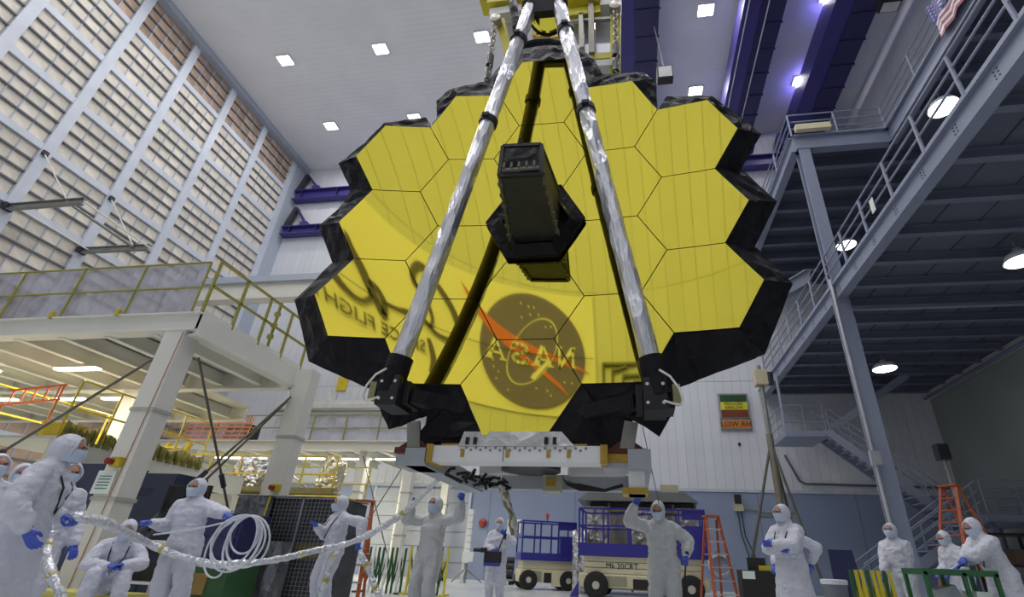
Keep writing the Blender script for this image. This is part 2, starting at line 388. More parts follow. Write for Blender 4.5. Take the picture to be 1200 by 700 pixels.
# ================================================================== railings
def railing(parent, base, h, spacing, mt, rails=(1.0, 0.55), r=0.03, post_r=None, kick=0.0, square=False, ends=True):
    post_r = post_r or r; base = [Vector(b) for b in base]; up = Vector((0, 0, 1))
    for fr in rails:
        for a, b in zip(base[:-1], base[1:]):
            mb = MB()
            (mb.bar(a + up * h * fr, b + up * h * fr, r * 2, r * 2) if square else mb.cyl(a + up * h * fr, b + up * h * fr, r, 8))
            mb.build('rail', mt, parent)
    for si, (a, b) in enumerate(zip(base[:-1], base[1:])):
        n = max(1, round((b - a).length / spacing))
        for k in range(n + 1 if si == len(base) - 2 else n):
            p = a.lerp(b, k / n); mb = MB()
            (mb.bar(p, p + up * h, post_r * 2, post_r * 2) if square else mb.cyl(p, p + up * h, post_r, 8))
            mb.build('post', mt, parent)
        if kick: MB().bar(a + up * kick / 2, b + up * kick / 2, 0.015, kick).build('kick_plate', mt, parent)
# ================================================================== right mezzanines
grey = mat('mezzanine_grey', rgb(112, 118, 138), 0.5, 0, 0.06, 1.2)
grey_l = mat('mezzanine_rail', rgb(140, 147, 168), 0.45, 0, 0.05, 1.2)
deckm = mat('deck_underside', rgb(96, 101, 118), 0.6, 0, 0.08, 0.8)
# lower mezzanine: deck edge at X=6.35
ZB1, ZT1, X1 = 8.42, 8.80, 6.35
t = thing('mezzanine', 'lower grey steel mezzanine with railing and joisted underside', 'mezzanine', (10, 12, 0), )
for i in range(19):
    y0 = 0.9 + i * 1.26
    MB().box((X1 + 0.1, y0 + 0.01, ZT1 - 0.06), (XR - 0.03, min(y0 + 1.25, YE - 0.1), ZT1)).build('deck_plate', deckm, t)
for i in range(19):
    y0 = 0.9 + i * 1.26 - 0.08
    MB().ibeam((X1 + 0.12, y0, (ZB1 + ZT1) / 2 - 0.02), (XR - 0.3, y0, (ZB1 + ZT1) / 2 - 0.02), 0.17, ZT1 - ZB1 - 0.1, 0.03).build('joist', grey, t)
for k in range(7):
    x = X1 + 1.2 + k * 1.05
    MB().box((x - 0.02, 0.9, ZT1 - 0.09), (x + 0.02, YE - 0.1, ZT1 - 0.055)).build('deck_seam', mat('seam_dark', rgb(80, 84, 96)), t)
e = MB().box((X1, 0, ZB1), (X1 + 0.04, YE - 0.1, ZT1)).box((X1 - 0.02, 0, ZB1 - 0.035), (X1 + 0.26, YE - 0.1, ZB1)).box((X1 - 0.1, 0, ZT1), (X1 + 0.1, YE - 0.1, ZT1 + 0.03))
e.build('edge_beam', grey_l, t)
for k in range(16):
    y = 5.2 + k * 1.2
    bm_ = MB()
    for a in (0, 1):
        for b in (0, 1, 2): bm_.box((X1 - 0.012, y + a * 0.09, ZB1 + 0.09 + b * 0.08), (X1, y + a * 0.09 + 0.025, ZB1 + 0.115 + b * 0.08))
    tag(bm_.build('bolt_group', mat('dark_steel', rgb(48, 48, 58)), t), kind='stuff')
railing(t, [(X1 - 0.04, 1.5, ZT1), (X1 - 0.04, YE - 1.6, ZT1)], 1.2, 1.42, grey_l, rails=(1.0, 0.72, 0.45), r=0.028, post_r=0.04)
MB().box((X1 - 0.05, 0.5, ZT1 + 0.03), (X1 - 0.03, YE - 0.4, ZT1 + 0.16)).build('kick_plate', grey_l, t)
MB().cyl((XR - 0.28, 0, ZB1 - 0.1), (XR - 0.28, YE - 0.2, ZB1 - 0.1), 0.07, 10).build('wall_pipe', grey, t)
MB().cyl((X1 + 0.3, 14.55, ZB1 - 0.12), (XR - 0.3, 14.55, ZB1 - 0.12), 0.05, 8).build('service_pipe', grey_l, t)
# column shared by both decks
MB().ibeam((6.5, 14.1, 0), (6.5, 14.1, 14.6), 0.38, 0.34, 0.05).build('column', grey_l, t)
MB().box((6.2, 13.82, 0), (6.8, 14.38, 0.05)).build('base_plate', grey, t)
MB().cyl((6.22, 13.85, 0.1), (6.22, 13.85, 9.0), 0.05, 8).build('conduit', mat('conduit_grey', rgb(190, 190, 196), 0.35, 0.6), t)
MB().box((6.1, 13.72, 3.4), (6.34, 13.84, 3.75)).build('junction_box', mat('conduit_grey', rgb(190, 190, 196)), t)
c_ = atX(1023, 241, X1 - 0.08); MB().box((X1 - 0.1, c_.y - 0.09, c_.z - 0.2), (X1 - 0.085, c_.y + 0.09, c_.z + 0.2)).build('tag_sheet', mat('paper', rgb(226, 236, 228)), t)
# diagonal knee brace
MB().ibeam((6.4, 22.2, 12.6), (6.4, 15.6, 10.2), 0.35, 0.55, 0.05).build('knee_brace', grey, t)
# upper mezzanine
ZB2, ZT2 = 14.6, 15.3
u = thing('mezzanine', 'upper grey steel mezzanine with cut-out corner and railing near the ceiling', 'mezzanine', (11, 12, ZB2))
for i in range(8):
    y0 = 14.05 + i * 1.26
    MB().box((6.35, y0 + 0.01, ZT2 - 0.06), (XR - 0.03, min(y0 + 1.25, YE - 0.1), ZT2)).build('deck_plate', deckm, u)
    MB().ibeam((6.4, y0 + 1.2, ZB2 + 0.42), (XR - 0.1, y0 + 1.2, ZB2 + 0.42), 0.2, 0.4, 0.03).build('joist', grey, u)
for i in range(10):
    y0 = 14.05 - (i + 1) * 1.26
    MB().box((9.55, y0 + 0.01, ZT2 - 0.06), (XR - 0.03, y0 + 1.25, ZT2)).build('deck_plate', deckm, u)
    MB().ibeam((9.55, y0 + 0.1, ZB2 + 0.42), (XR - 0.1, y0 + 0.1, ZB2 + 0.42), 0.2, 0.4, 0.03).build('joist', grey, u)
MB().ibeam((6.25, 14.05, (ZB2 + ZT2) / 2), (6.25, YE - 0.1, (ZB2 + ZT2) / 2), 0.3, ZT2 - ZB2, 0.05).build('edge_beam', grey_l, u)
MB().ibeam((6.25, 14.05, (ZB2 + ZT2) / 2), (9.5, 14.05, (ZB2 + ZT2) / 2), 0.3, ZT2 - ZB2, 0.05).build('edge_beam', grey_l, u)
MB().ibeam((9.5, 14.05, (ZB2 + ZT2) / 2), (9.5, 1.0, (ZB2 + ZT2) / 2), 0.3, ZT2 - ZB2, 0.05).build('edge_beam', grey_l, u)
railing(u, [(6.2, YE - 0.3, ZT2), (6.2, 13.98, ZT2), (9.42, 13.98, ZT2), (9.42, 1.5, ZT2)], 1.07, 2.0, grey_l, rails=(1.0, 0.66, 0.33), r=0.026, post_r=0.036)
o = MB().box((6.3, 13.7, ZT2 + 0.04), (7.5, 13.88, ZT2 + 0.3)); o.build('cream_panel', mat('cream_sheet', rgb(220, 212, 176), 0.6), u)
# dome lamps under the decks
dome = mat('dome_lamp_shell', rgb(205, 208, 214), 0.4)
def dome_lamp(label, x, y, ztop, drop=0.35, e=1.0, rr=0.32):
    z = ztop - drop
    t = thing('dome_lamp', label, 'lamp', (x, y, z - 0.35))
    MB().cyl((x, y, z), (x, y, ztop), 0.03, 8).build('stem', grey, t)
    MB().lathe([(0.09, 0.0), (0.11, -0.1), (rr * 0.8, -0.18), (rr, -0.36), (rr * 0.97, -0.36), (rr * 0.75, -0.2)][::1], (x, y, z), n=24).build('shade', dome, t, smooth=True)
    MB().lathe([(rr * 0.9, -0.33), (rr * 0.9, -0.37)], (x, y, z), n=24).build('diffuser', mat('dome_lens', (1, 1, 1, 1), 0.5, emit=(1, 0.98, 0.9, 1), estr=9, var=0), t)
    ld = bpy.data.lights.new('dome_light', 'SPOT'); ld.energy = 60 * e; ld.shadow_soft_size = 0.25; ld.spot_size = R(150); ld.spot_blend = 0.6
    link('dome_light', ld, t, (x, y, z - 0.42))
dome_lamp('domed lamp glowing under the lower mezzanine above the stair', 9.5, 18.6, ZB1, 0.25, 0.8, 0.42)
dome_lamp('domed lamp under the lower mezzanine farther from the stair, near side of the deck', 9.5, 11.3, ZB1, 0.25, 0.5, 0.36)
dome_lamp('domed lamp under the upper mezzanine next to the folded flag', 9.9, 12.0, ZB2, 0.3, 0.7, 0.42)
dome_lamp('domed lamp under the upper mezzanine, behind the grey column', 9.7, 19.3, ZB2, 0.3, 0.7, 0.42)
# ------------------------------------------------------------------ stair in the right corner
def stair_flight(t, p, q, width, n, mt):
    """treads and stringers from p (top) to q (bottom), running along X; width goes along +Y"""
    p = Vector(p); q = Vector(q)
    for yy in (0, width):
        o = Vector((0, yy, 0)); MB().bar(p + o, q + o, 0.05, 0.3).build('stringer', grey_l, t)
    for k in range(n):
        c = p.lerp(q, (k + 0.5) / n)
        MB().box((c.x - 0.15, c.y + 0.03, c.z + 0.02), (c.x + 0.15, c.y + width - 0.03, c.z + 0.06)).build('tread', grey_l, t)
        if k % 3 == 0:
            MB().cyl(c + Vector((0, 0, 0.1)), c + Vector((0, 0, 1.1)), 0.02, 6).build('post', grey_l, t)
    for h in (0.45, 0.78, 1.1):
        for yy in (0, width):
            o = Vector((0, yy, h)); MB().cyl(p + o, q + o, 0.024, 6).build('handrail', grey_l, t)
st = thing('staircase', 'grey steel stair with landings climbing below the mezzanine', 'stairs', (10, 20, 0))
La = Vector((7.75, 20.6, 5.95)); Lb = Vector((11.4, 20.6, 2.75))
MB().box((6.15, 20.6, 5.75), (7.8, 22.6, 5.98)).build('landing', grey_l, st)
railing(st, [(6.2, 22.6, 5.98), (6.2, 20.62, 5.98), (7.75, 20.62, 5.98)], 1.05, 0.85, grey_l, rails=(1.0, 0.66, 0.33), r=0.022)
MB().cyl((6.2, 20.66, 6.0), (6.2, 20.66, ZB1), 0.06, 8).build('hanger_post', grey_l, st)
stair_flight(st, La, Lb, 1.0, 15, grey)
MB().box((11.3, 18.6, 2.55), (13.6, 21.6, 2.75)).build('landing', grey_l, st)
railing(st, [(11.4, 18.64, 2.75), (13.5, 18.64, 2.75), (13.5, 21.5, 2.75)], 1.1, 1.0, grey_l, rails=(1.0, 0.75, 0.5, 0.25), r=0.02)
stair_flight(st, (11.3, 18.7, 2.7), (7.3, 18.7, 0.05), 1.0, 13, grey)
MB().bar((7.9, 22.0, 6.0), (11.6, 22.0, 8.5), 0.06, 0.3).build('stringer', grey_l, st)
MB().bar((7.9, 21.2, 6.0), (11.6, 21.2, 8.5), 0.06, 0.3).build('stringer', grey_l, st)
for k in range(11):
    c = Vector((7.9, 21.6, 6.0)).lerp(Vector((11.6, 21.6, 8.5)), (k + 0.5) / 11)
    MB().box((c.x - 0.14, 21.22, c.z), (c.x + 0.14, 21.98, c.z + 0.04)).build('tread', grey, st)
for x in (11.5, 13.3):
    for y in (18.8, 21.4): MB().bar((x, y, 0), (x, y, 2.55), 0.1, 0.1).build('leg', grey, st)
# pipe on the end wall
one('wall_conduit', 'thin dark conduit along the dado behind the stair', 'conduit', MB().tube([(7.0, YE - 0.12, 5.7), (7.45, YE - 0.12, 4.55), (7.7, YE - 0.12, 4.42), (13.6, YE - 0.12, 4.35)], 0.05, 8), mat('dark_pipe', rgb(92, 96, 108)))
# flag on the upper railing: film-covered, stars and stripes
def flag():
    t = thing('flag', 'stars and stripes flag under crinkled clear film on the upper railing', 'flag', (9.3, 11, ZT2))
    red, wh, bl = mat('flag_red', rgb(170, 92, 104), 0.35), mat('flag_white', rgb(224, 222, 228), 0.3), mat('flag_blue', rgb(84, 84, 150), 0.35)
    p0 = atX(1094, 22, 9.34); p1 = atX(1108, 53, 9.34); 
    y1 = p0.y; y2 = y1 - 2.3; zt = ZT2 + 1.05; zb = ZT2 - 0.35
    n = 13; hgt = (zt - zb)
    for k in range(n):
        za = zt - hgt * k / n; zb_ = zt - hgt * (k + 1) / n
        ya = y1 - (0.95 if k < 7 else 0)
        mb = MB(); m_ = 8
        for j in range(m_):
            fa = ya + (y2 - ya) * j / m_; fb = ya + (y2 - ya) * (j + 1) / m_
            wa = 0.05 * math.sin(fa * 9 + za * 3); wb_ = 0.05 * math.sin(fb * 9 + za * 3)
            mb.add([(9.30 + wa, fa, za), (9.30 + wb_, fb, za), (9.30 + wb_, fb, zb_), (9.30 + wa, fa, zb_)], [(0, 1, 2, 3)])
        o = mb.build('stripe', red if k % 2 == 0 else wh, t); sm = o.modifiers.new('solid', 'SOLIDIFY'); sm.thickness = 0.012
    c = MB(); zc = zt - hgt * 7 / 13
    for j in range(5):
        fa = y1 - 0.95 * j / 5; fb = y1 - 0.95 * (j + 1) / 5
        wa = 0.05 * math.sin(fa * 9 + zt * 3); wb_ = 0.05 * math.sin(fb * 9 + zt * 3)
        c.add([(9.29 + wa, fa, zt), (9.29 + wb_, fb, zt), (9.29 + wb_, fb, zc), (9.29 + wa, fa, zc)], [(0, 1, 2, 3)])
    ca = c.build('canton', bl, t); ca.modifiers.new('solid', 'SOLIDIFY').thickness = 0.016
    st_ = MB()
    for r_ in range(9):
        for q_ in range(6 if r_ % 2 == 0 else 5):
            yy = y1 - 0.08 - (q_ + (0 if r_ % 2 == 0 else 0.5)) * 0.16; zz = zt - 0.05 - r_ * (hgt * 7 / 13 - 0.08) / 9
            xx = 9.27 + 0.05 * math.sin(yy * 9 + zt * 3)
            pts = []
            for i in range(10):
                rr = 0.045 if i % 2 == 0 else 0.019; a = math.pi / 2 + i * math.pi / 5
                pts.append((xx, yy + rr * math.cos(a), zz + rr * math.sin(a)))
            st_.prism(pts, (-0.006, 0, 0))
    st_.build('stars', wh, ca)
flag()
# ================================================================== LEFT WORK PLATFORMS
cream = mat('cream_steel', rgb(222, 221, 212), 0.5, 0, 0.04, 1.0)
cream_d = mat('cream_deck', rgb(206, 203, 190), 0.6, 0, 0.06, 0.8)
olive = mat('olive_rail', rgb(150, 146, 62), 0.5, 0, 0.12, 4)
yellow_tape = mat('yellow_tape', rgb(196, 176, 44), 0.5, 0, 0.1, 6)
rodm = mat('rod_grey', rgb(104, 102, 92), 0.4, 0.5, 0.1)
def film_mat(name, col, alpha):
    M = crinkle(name, col, 0.22, 0.0, 2.6, 1.0, dist=0.12, spec=0.8, stretch=(1, 1, 0.55))
    nt = M.node_tree; N = nt.nodes; L = nt.links; bs = N['Principled BSDF']; bs.inputs['Alpha'].default_value = alpha
    return M
film = film_mat('grey_film', rgb(176, 176, 188), 0.8)
ZP, ZPB = 5.10, 4.70
def wavy_sheet(mb, a, b, h, n=10, amp=0.05, seed=0, thick=True):
    """hanging film between two base points a, b, height h"""
    a = Vector(a); b = Vector(b); d = (b - a); nrm = Vector((-d.y, d.x, 0)).normalized(); rnd = random.Random(seed); base = len(mb.v); rows = 4
    ph = [rnd.uniform(0, 6) for _ in range(4)]
    for j in range(rows + 1):
        for i in range(n + 1):
            f, g = i / n, j / rows
            o = amp * (math.sin(f * 9 + ph[0] + g * 3) + 0.6 * math.sin(f * 23 + ph[1] - g * 4)) * math.sin(math.pi * min(1, max(0, f))) * (0.3 + 0.7 * math.sin(math.pi * g))
            mb.v.append(a + d * f + Vector((0, 0, h * g)) + nrm * o)
    for j in range(rows):
        for i in range(n):
            q = base + j * (n + 1) + i; mb.f.append((q, q + 1, q + n + 2, q + n + 1))
    return mb
# --- front platform
p = thing('work_platform', 'tall cream steel work platform wrapped in grey film, with pillars', 'platform', (-13, 9, 0))
XE = -8.45
MB().box((-23.2, 7.5, ZPB + 0.04), (XE, 7.56, ZP - 0.03)).box((-23.2, 7.42, ZPB), (XE, 7.72, ZPB + 0.04)).box((-23.2, 7.42, ZP - 0.03), (XE, 7.72, ZP)).build('edge_beam', cream, p)
MB().box((XE - 0.06, 7.5, ZPB - 0.06), (XE, 10.75, ZP - 0.03)).box((XE - 0.24, 7.5, ZPB - 0.1), (XE + 0.05, 10.75, ZPB - 0.06)).build('edge_beam', cream, p)
MB().ibeam((-23.2, 10.8, 4.85), (XE, 10.8, 4.85), 0.25, 0.5, 0.04).build('edge_beam', cream, p)
for i in range(12):
    x = -9.5 - i * 1.12
    MB().ibeam((x, 7.6, 4.86), (x, 10.7, 4.86), 0.16, 0.36, 0.03).build('joist', cream, p)
    MB().box((x - 0.56, 7.56, ZP - 0.09), (x + 0.55, 13.8 if x < -12 else 10.7, ZP - 0.04)).build('deck_plate', cream_d, p)
for i in range(9):
    x = -13 - i * 1.12
    MB().ibeam((x, 10.9, 4.86), (x, 13.8, 4.86), 0.16, 0.36, 0.03).build('joist', cream, p)
MB().ibeam((-23.2, 13.9, 4.85), (-12.5, 13.9, 4.85), 0.25, 0.5, 0.04).build('edge_beam', cream, p)
def pillar(x0, y0, ztop, w=0.46, d=0.36, par=p):
    o = MB().box((x0, y0, 0.03), (x0 + w, y0 + d, ztop)).build('pillar', cream, par)
    MB().box((x0 - 0.12, y0 - 0.12, 0), (x0 + w + 0.12, y0 + d + 0.12, 0.03)).build('base_plate', cream, par)
    for z in (0.33, 0.66):
        MB().box((x0 - 0.02, y0 - 0.02, ztop * z - 0.03), (x0 + w + 0.02, y0 + d + 0.02, ztop * z + 0.03)).build('band', mat('band_grey', rgb(176, 176, 170)), par)
    return o
pl1 = pillar(-9.08, 7.44, ZPB); pl2 = pillar(-8.46, 10.55, ZPB + 0.35)
pillar(-13.4, 10.6, ZPB - 0.1); pillar(-18.6, 7.5, ZPB); pillar(-18.6, 10.6, ZPB - 0.1)
MB().cyl((-8.64, 7.42, 4.66), (-8.78, 7.42, 0.1), 0.008, 6).build('orange_cord', mat('cord_orange', rgb(170, 120, 84)), p)
# notice boards and emergency stops on the two pillars
for pp, x, y in ((pl1, -9.08, 7.44), (pl2, -8.3, 10.55)):
    MB().box((x - 0.06, y - 0.03, 1.62), (x + 0.3, y - 0.012, 2.0)).build('notice', mat('paper', rgb(226, 236, 228), 0.7), p)
    for k in range(5):
        MB().box((x - 0.0, y - 0.034, 1.90 - k * 0.05), (x + 0.24, y - 0.03, 1.915 - k * 0.05)).build('notice_line', mat('print_green', rgb(60, 110, 90)), p)
    MB().box((x + 0.16, y - 0.1, 2.06), (x + 0.34, y - 0.01, 2.22)).build('stop_box', yellow_tape, p)
    MB().cyl((x + 0.2, y - 0.1, 2.14), (x + 0.2, y - 0.19, 2.14), 0.055, 12).build('stop_button', mat('stop_red', rgb(140, 36, 28), 0.4), p)
# brace rods
for a, b in (((-9.05, 7.62, 4.35), (-13.6, 7.62, 0.9)), ((-18.3, 7.62, 4.4), (-9.1, 7.62, 0.7)), ((-8.6, 7.9, 4.3), (-8.5, 10.5, 0.7)), ((-8.36, 10.5, 4.3), (-8.75, 7.9, 0.7)), ((-8.42, 10.5, 4.2), (-8.7, 7.95, 0.45))):
    MB().cyl(a, b, 0.025, 8).build('brace_rod', rodm, p)
    c = Vector(a).lerp(Vector(b), 0.6); d = (Vector(b) - Vector(a)).normalized()
    MB().cyl(c - d * 0.14, c + d * 0.14, 0.05, 8).build('turnbuckle', mat('dark_steel', rgb(48, 48, 58)), p)
# railings: front run covered by film, side run open
hr = 1.23
railing(p, [(-23.0, 7.5, ZP), (-8.75, 7.5, ZP)], hr, 1.62, olive, rails=(1.0, 0.5), r=0.022)
for i in range(9):
    a = -8.8 - i * 1.62
    mb = wavy_sheet(MB(), (a - 1.6, 7.55, ZP + 0.02), (a, 7.55, ZP + 0.02), hr + 0.02, 16, 0.06, i)
    mb.build('film_sheet', film, p, smooth=True)
    MB().box((a - 1.64, 7.40, ZP - 0.03), (a - 1.56, 7.46, ZP + 0.12)).build('post_foot', yellow_tape, p)
railing(p, [(XE - 0.05, 7.5, ZP), (XE - 0.05, 10.7, ZP)], hr, 0.8, olive, rails=(1.0, 0.52), r=0.024, square=True)
MB().box((XE - 0.06, 7.5, ZP), (XE - 0.03, 10.75, ZP + 0.10)).build('kick_plate', cream, p)
MB().bar((XE - 0.12, 9.5, ZP - 0.1), (XE - 0.12, 9.5, ZP + hr + 0.1), 0.05, 0.05).build('gate_post', olive, p)
for z in (0.3, 0.6, 0.9): MB().box((XE - 0.1, 9.36, ZP + z), (XE + 0.02, 9.44, ZP + z + 0.1)).build('gate_latch', olive, p)
# --- tube lights
tub = mat('tube_glow', (1, 1, 1, 1), 0.5, emit=(1.0, 0.95, 0.80, 1), estr=9, var=0)
def tube_light(x, y, z, L=1.25, e=1.0, lab='glowing tube light fixed under the front work platform', grp='tube lights under the front platform'):
    t = thing('tube_light', lab, 'lamp', (x, y, z - 0.1), grp)
    MB().box((x - L / 2, y - 0.09, z - 0.05), (x + L / 2, y + 0.09, z)).build('housing', cream, t)
    MB().box((x - L / 2 + 0.03, y - 0.07, z - 0.09), (x + L / 2 - 0.03, y + 0.07, z - 0.05)).build('tube', tub, t)
    ld = bpy.data.lights.new('tube_lamp', 'AREA'); ld.shape = 'RECTANGLE'; ld.size = L; ld.size_y = 0.2; ld.energy = 60 * e; ld.color = (1, 0.93, 0.75)
    link('tube_lamp', ld, t, (x, y, z - 0.12))
for x, y in ((-13.1, 9.1), (-16.0, 9.1), (-16.2, 11.4), (-14.4, 11.4), (-18.6, 11.4)): tube_light(x, y, 4.66, e=1.3)
# --- lower gangway seen below the front platform
gy = mat('safety_yellow', rgb(212, 186, 46), 0.45, 0, 0.08, 3)
g = thing('gangway', 'lower cream gangway with yellow railings and olive drape under the front platform', 'gangway', (-12.5, 10, 2.8))
xg, zg2 = -11.9, 2.86
MB().box((-14.4, 8.5, zg2 - 0.05), (xg, 14.0, zg2)).build('deck_plate', cream_d, g)
MB().box((xg - 0.05, 8.5, zg2 - 0.5), (xg, 14.0, zg2 - 0.05)).box((xg - 0.2, 8.5, zg2 - 0.54), (xg + 0.04, 14.0, zg2 - 0.5)).build('edge_beam', cream, g)
railing(g, [(xg, 8.5, zg2), (xg, 12.2, zg2)], 1.2, 0.92, gy, rails=(1.0, 0.5), r=0.022)
railing(g, [(-14.3, 8.5, zg2), (-14.3, 13.9, zg2)], 1.2, 1.35, gy, rails=(1.0, 0.5), r=0.022)
for i in range(5):
    mb = MB(); a = 8.55 + i * 0.75
    for k in range(9):
        f0, f1 = a + 0.72 * k / 9, a + 0.72 * (k + 1) / 9
        x0, x1 = xg + 0.03 + 0.05 * math.sin(k * 2.1 + i), xg + 0.03 + 0.05 * math.sin((k + 1) * 2.1 + i)
        s0 = 0.34 - 0.12 * math.sin(math.pi * k / 9); s1 = 0.34 - 0.12 * math.sin(math.pi * (k + 1) / 9)
        mb.add([(x0, f0, zg2 - 0.08), (x1, f1, zg2 - 0.08), (x1, f1, zg2 + s1), (x0, f0, zg2 + s0)], [(0, 1, 2, 3)])
    o = mb.build('drape', mat('olive_drape', rgb(134, 128, 58), 0.35, 0, 0.3, 9), g, smooth=True); o.modifiers.new('solid', 'SOLIDIFY').thickness = 0.01
for x in (-14.2, -12.1):
    for y in (8.7, 13.8): MB().bar((x, y, 0), (x, y, zg2 - 0.05), 0.16, 0.16).build('leg', cream, g)
one('parts_bin', 'yellow plastic bin on the lower gangway beside an olive drape', 'bin', MB().box((-12.55, 8.62, zg2), (-12.0, 9.1, zg2 + 0.3)).box((-12.58, 8.6, zg2 + 0.27), (-11.97, 9.12, zg2 + 0.31)), gy)
# orange scaffold tubes in the far corner of the gangway
t = thing('scaffold_ladder', 'orange metal ladder leaning across the lower gangway railing', 'ladder', (-13.8, 8.9, zg2))
for off in (0, 0.34): MB().cyl((-14.2, 8.75, zg2 + 0.74 + off), (-12.65, 8.75, zg2 + 0.87 + off), 0.025, 6).build('side_rail', mat('orange_paint', rgb(196, 92, 48)), t)
for k in range(5): MB().cyl((-14.0 + k * 0.3, 8.75, zg2 + 0.76 + k * 0.026), (-14.0 + k * 0.3, 8.75, zg2 + 1.1 + k * 0.026), 0.018, 6).build('rung', mat('orange_paint', rgb(196, 92, 48)), t)
MB().cyl((-14.15, 8.75, zg2), (-14.15, 8.75, zg2 + 0.8), 0.02, 6).build('foot', mat('orange_paint', rgb(196, 92, 48)), t)
MB().cyl((-12.7, 8.75, zg2), (-12.7, 8.75, zg2 + 1.2), 0.02, 6).build('foot', mat('orange_paint', rgb(196, 92, 48)), t)
# --- rear platform
q = thing('work_platform', 'cream steel work platform against the far white wall, railing wrapped in film', 'platform', (-14, 21, 0))
YR = 18.9
MB().box((-22.9, YR, ZPB + 0.04), (-8.9, YR + 0.06, ZP - 0.03)).box((-22.9, YR - 0.1, ZPB), (-8.9, YR + 0.2, ZPB + 0.04)).box((-22.9, YR - 0.1, ZP - 0.03), (-8.9, YR + 0.2, ZP)).build('edge_beam', cream, q)
MB().ibeam((-8.95, YR, 4.85), (-8.95, 23.6, 4.85), 0.2, 0.46, 0.04).build('edge_beam', cream, q)
for i in range(11):
    x = -9.6 - i * 1.25
    MB().box((x - 0.62, YR + 0.06, ZP - 0.09), (x + 0.62, 23.6, ZP - 0.04)).build('deck_plate', cream_d, q)
    MB().ibeam((x - 0.62, YR + 0.1, 4.86), (x - 0.62, 23.5, 4.86), 0.16, 0.36, 0.03).build('joist', cream, q)
for x, y in ((-11.2, 19.0), (-9.1, 19.0), (-19.2, 19.0), (-15.4, 19.0), (-9.1, 23.2), (-11.2, 23.2), (-19.2, 23.2)): pillar(x, y, ZPB, 0.34, 0.3, q)
railing(q, [(-22.8, YR, ZP), (-9.0, YR, ZP)], 1.1, 1.55, olive, rails=(1.0, 0.5), r=0.026)
for i in range(7):
    a = -9.05 - i * 1.55
    if i in (3, 4): continue
    wavy_sheet(MB(), (a - 1.53, YR + 0.06, ZP + 0.02), (a, YR + 0.06, ZP + 0.02), 1.06, 10, 0.05, 30 + i).build('film_sheet', film_mat('pale_film', rgb(186, 188, 204), 0.75), q, smooth=True)
for a, b in (((-11.0, 18.95, 4.5), (-9.0, 18.95, 0.5)), ((-9.0, 18.98, 4.5), (-11.0, 18.98, 0.5)), ((-15.2, 18.95, 4.5), (-11.2, 18.95, 1.9)), ((-19.0, 18.95, 4.5), (-15.3, 18.95, 1.4))):
    MB().cyl(a, b, 0.022, 6).build('brace_rod', rodm, q)
for x in (-18.3, -16.5, -12.0, -10.4, -14.2): tube_light(x, 20.2, 4.66, 1.4, 1.6, 'glowing tube light fixed under the rear work platform', 'tube lights under the rear platform')
# orange safety net on the rear platform rail
t = thing('safety_net', 'orange mesh safety net hung on the rear platform railing', 'net', (-18.2, YR - 0.04, ZP))
on = mat('net_orange', rgb(240, 150, 96), 0.6)
x0, x1 = -19.7, -16.6
for k in range(9): MB().bar((x0 + (x1 - x0) * k / 8, YR - 0.05, ZP + 0.02), (x0 + (x1 - x0) * k / 8 + 0.15, YR - 0.05, ZP + 0.95 + 0.08 * math.sin(k)), 0.05, 0.012).build('strand', on, t)
for k in range(6): MB().bar((x0 + 0.03 * k, YR - 0.055, ZP + 0.03 + k * 0.18), (x1 + 0.03 * k, YR - 0.055, ZP + 0.03 + k * 0.18), 0.012, 0.05).build('strand', on, t)
# black crate by the net
t = thing('lattice_crate', 'small orange lattice over a black box beside the safety net', 'crate', (-17.2, YR + 0.4, ZP))
MB().box((-17.9, YR + 0.2, ZP), (-16.7, YR + 0.8, ZP + 0.75)).build('box', mat('black_plastic', rgb(34, 32, 32), 0.5), t)
for k in range(6): MB().box((-17.92 + k * 0.22, YR + 0.16, ZP), (-17.88 + k * 0.22, YR + 0.2, ZP + 0.78)).build('lattice_bar', mat('orange_paint', rgb(196, 92, 48)), t)
for k in range(4): MB().box((-17.92, YR + 0.15, ZP + 0.05 + k * 0.22), (-16.7, YR + 0.19, ZP + 0.09 + k * 0.22)).build('lattice_bar', mat('orange_paint', rgb(196, 92, 48)), t)
# overhead cream beam and white cable tray behind
t = thing('overhead_beam', 'deep cream beam crossing high above the rear platform', 'beam', (-16, 18.9, 12.1))
MB().box((-23.3, 18.7, 12.15), (-8.5, 19.3, 13.0)).build('web', cream, t); MB().box((-23.3, 18.5, 13.0), (-8.5, 19.5, 13.35)).build('top_flange', mat('trim_grey', rgb(170, 178, 192)), t)
MB().box((-9.2, 18.8, 13.35), (-8.8, 19.2, ZC)).build('hanger', cream, t)
t = thing('cable_tray', 'white cable tray with pipe along the far wall above the rear platform', 'tray', (-14, 23.9, 8))
MB().box((-19.5, 23.6, 7.95), (-6.0, 24.1, 8.1)).box((-19.5, 23.58, 8.1), (-6.0, 23.62, 8.35)).build('tray', mat('white_pipe', rgb(226, 226, 220)), t)
MB().cyl((-19.3, 23.5, 7.75), (-6.1, 23.5, 7.75), 0.07, 8).build('pipe', galv, t)
for k in range(6): MB().box((-19 + k * 2.5, 23.55, 8.35), (-18.9 + k * 2.5, 24.14, 8.9)).build('bracket', mat('white_pipe', rgb(226, 226, 220)), t)
one('wall_tag', 'small yellow tag board on the white wall above the rear platform', 'sign', MB().box((-16.5, 24.08, 9.1), (-15.9, 24.15, 9.9)), gy)
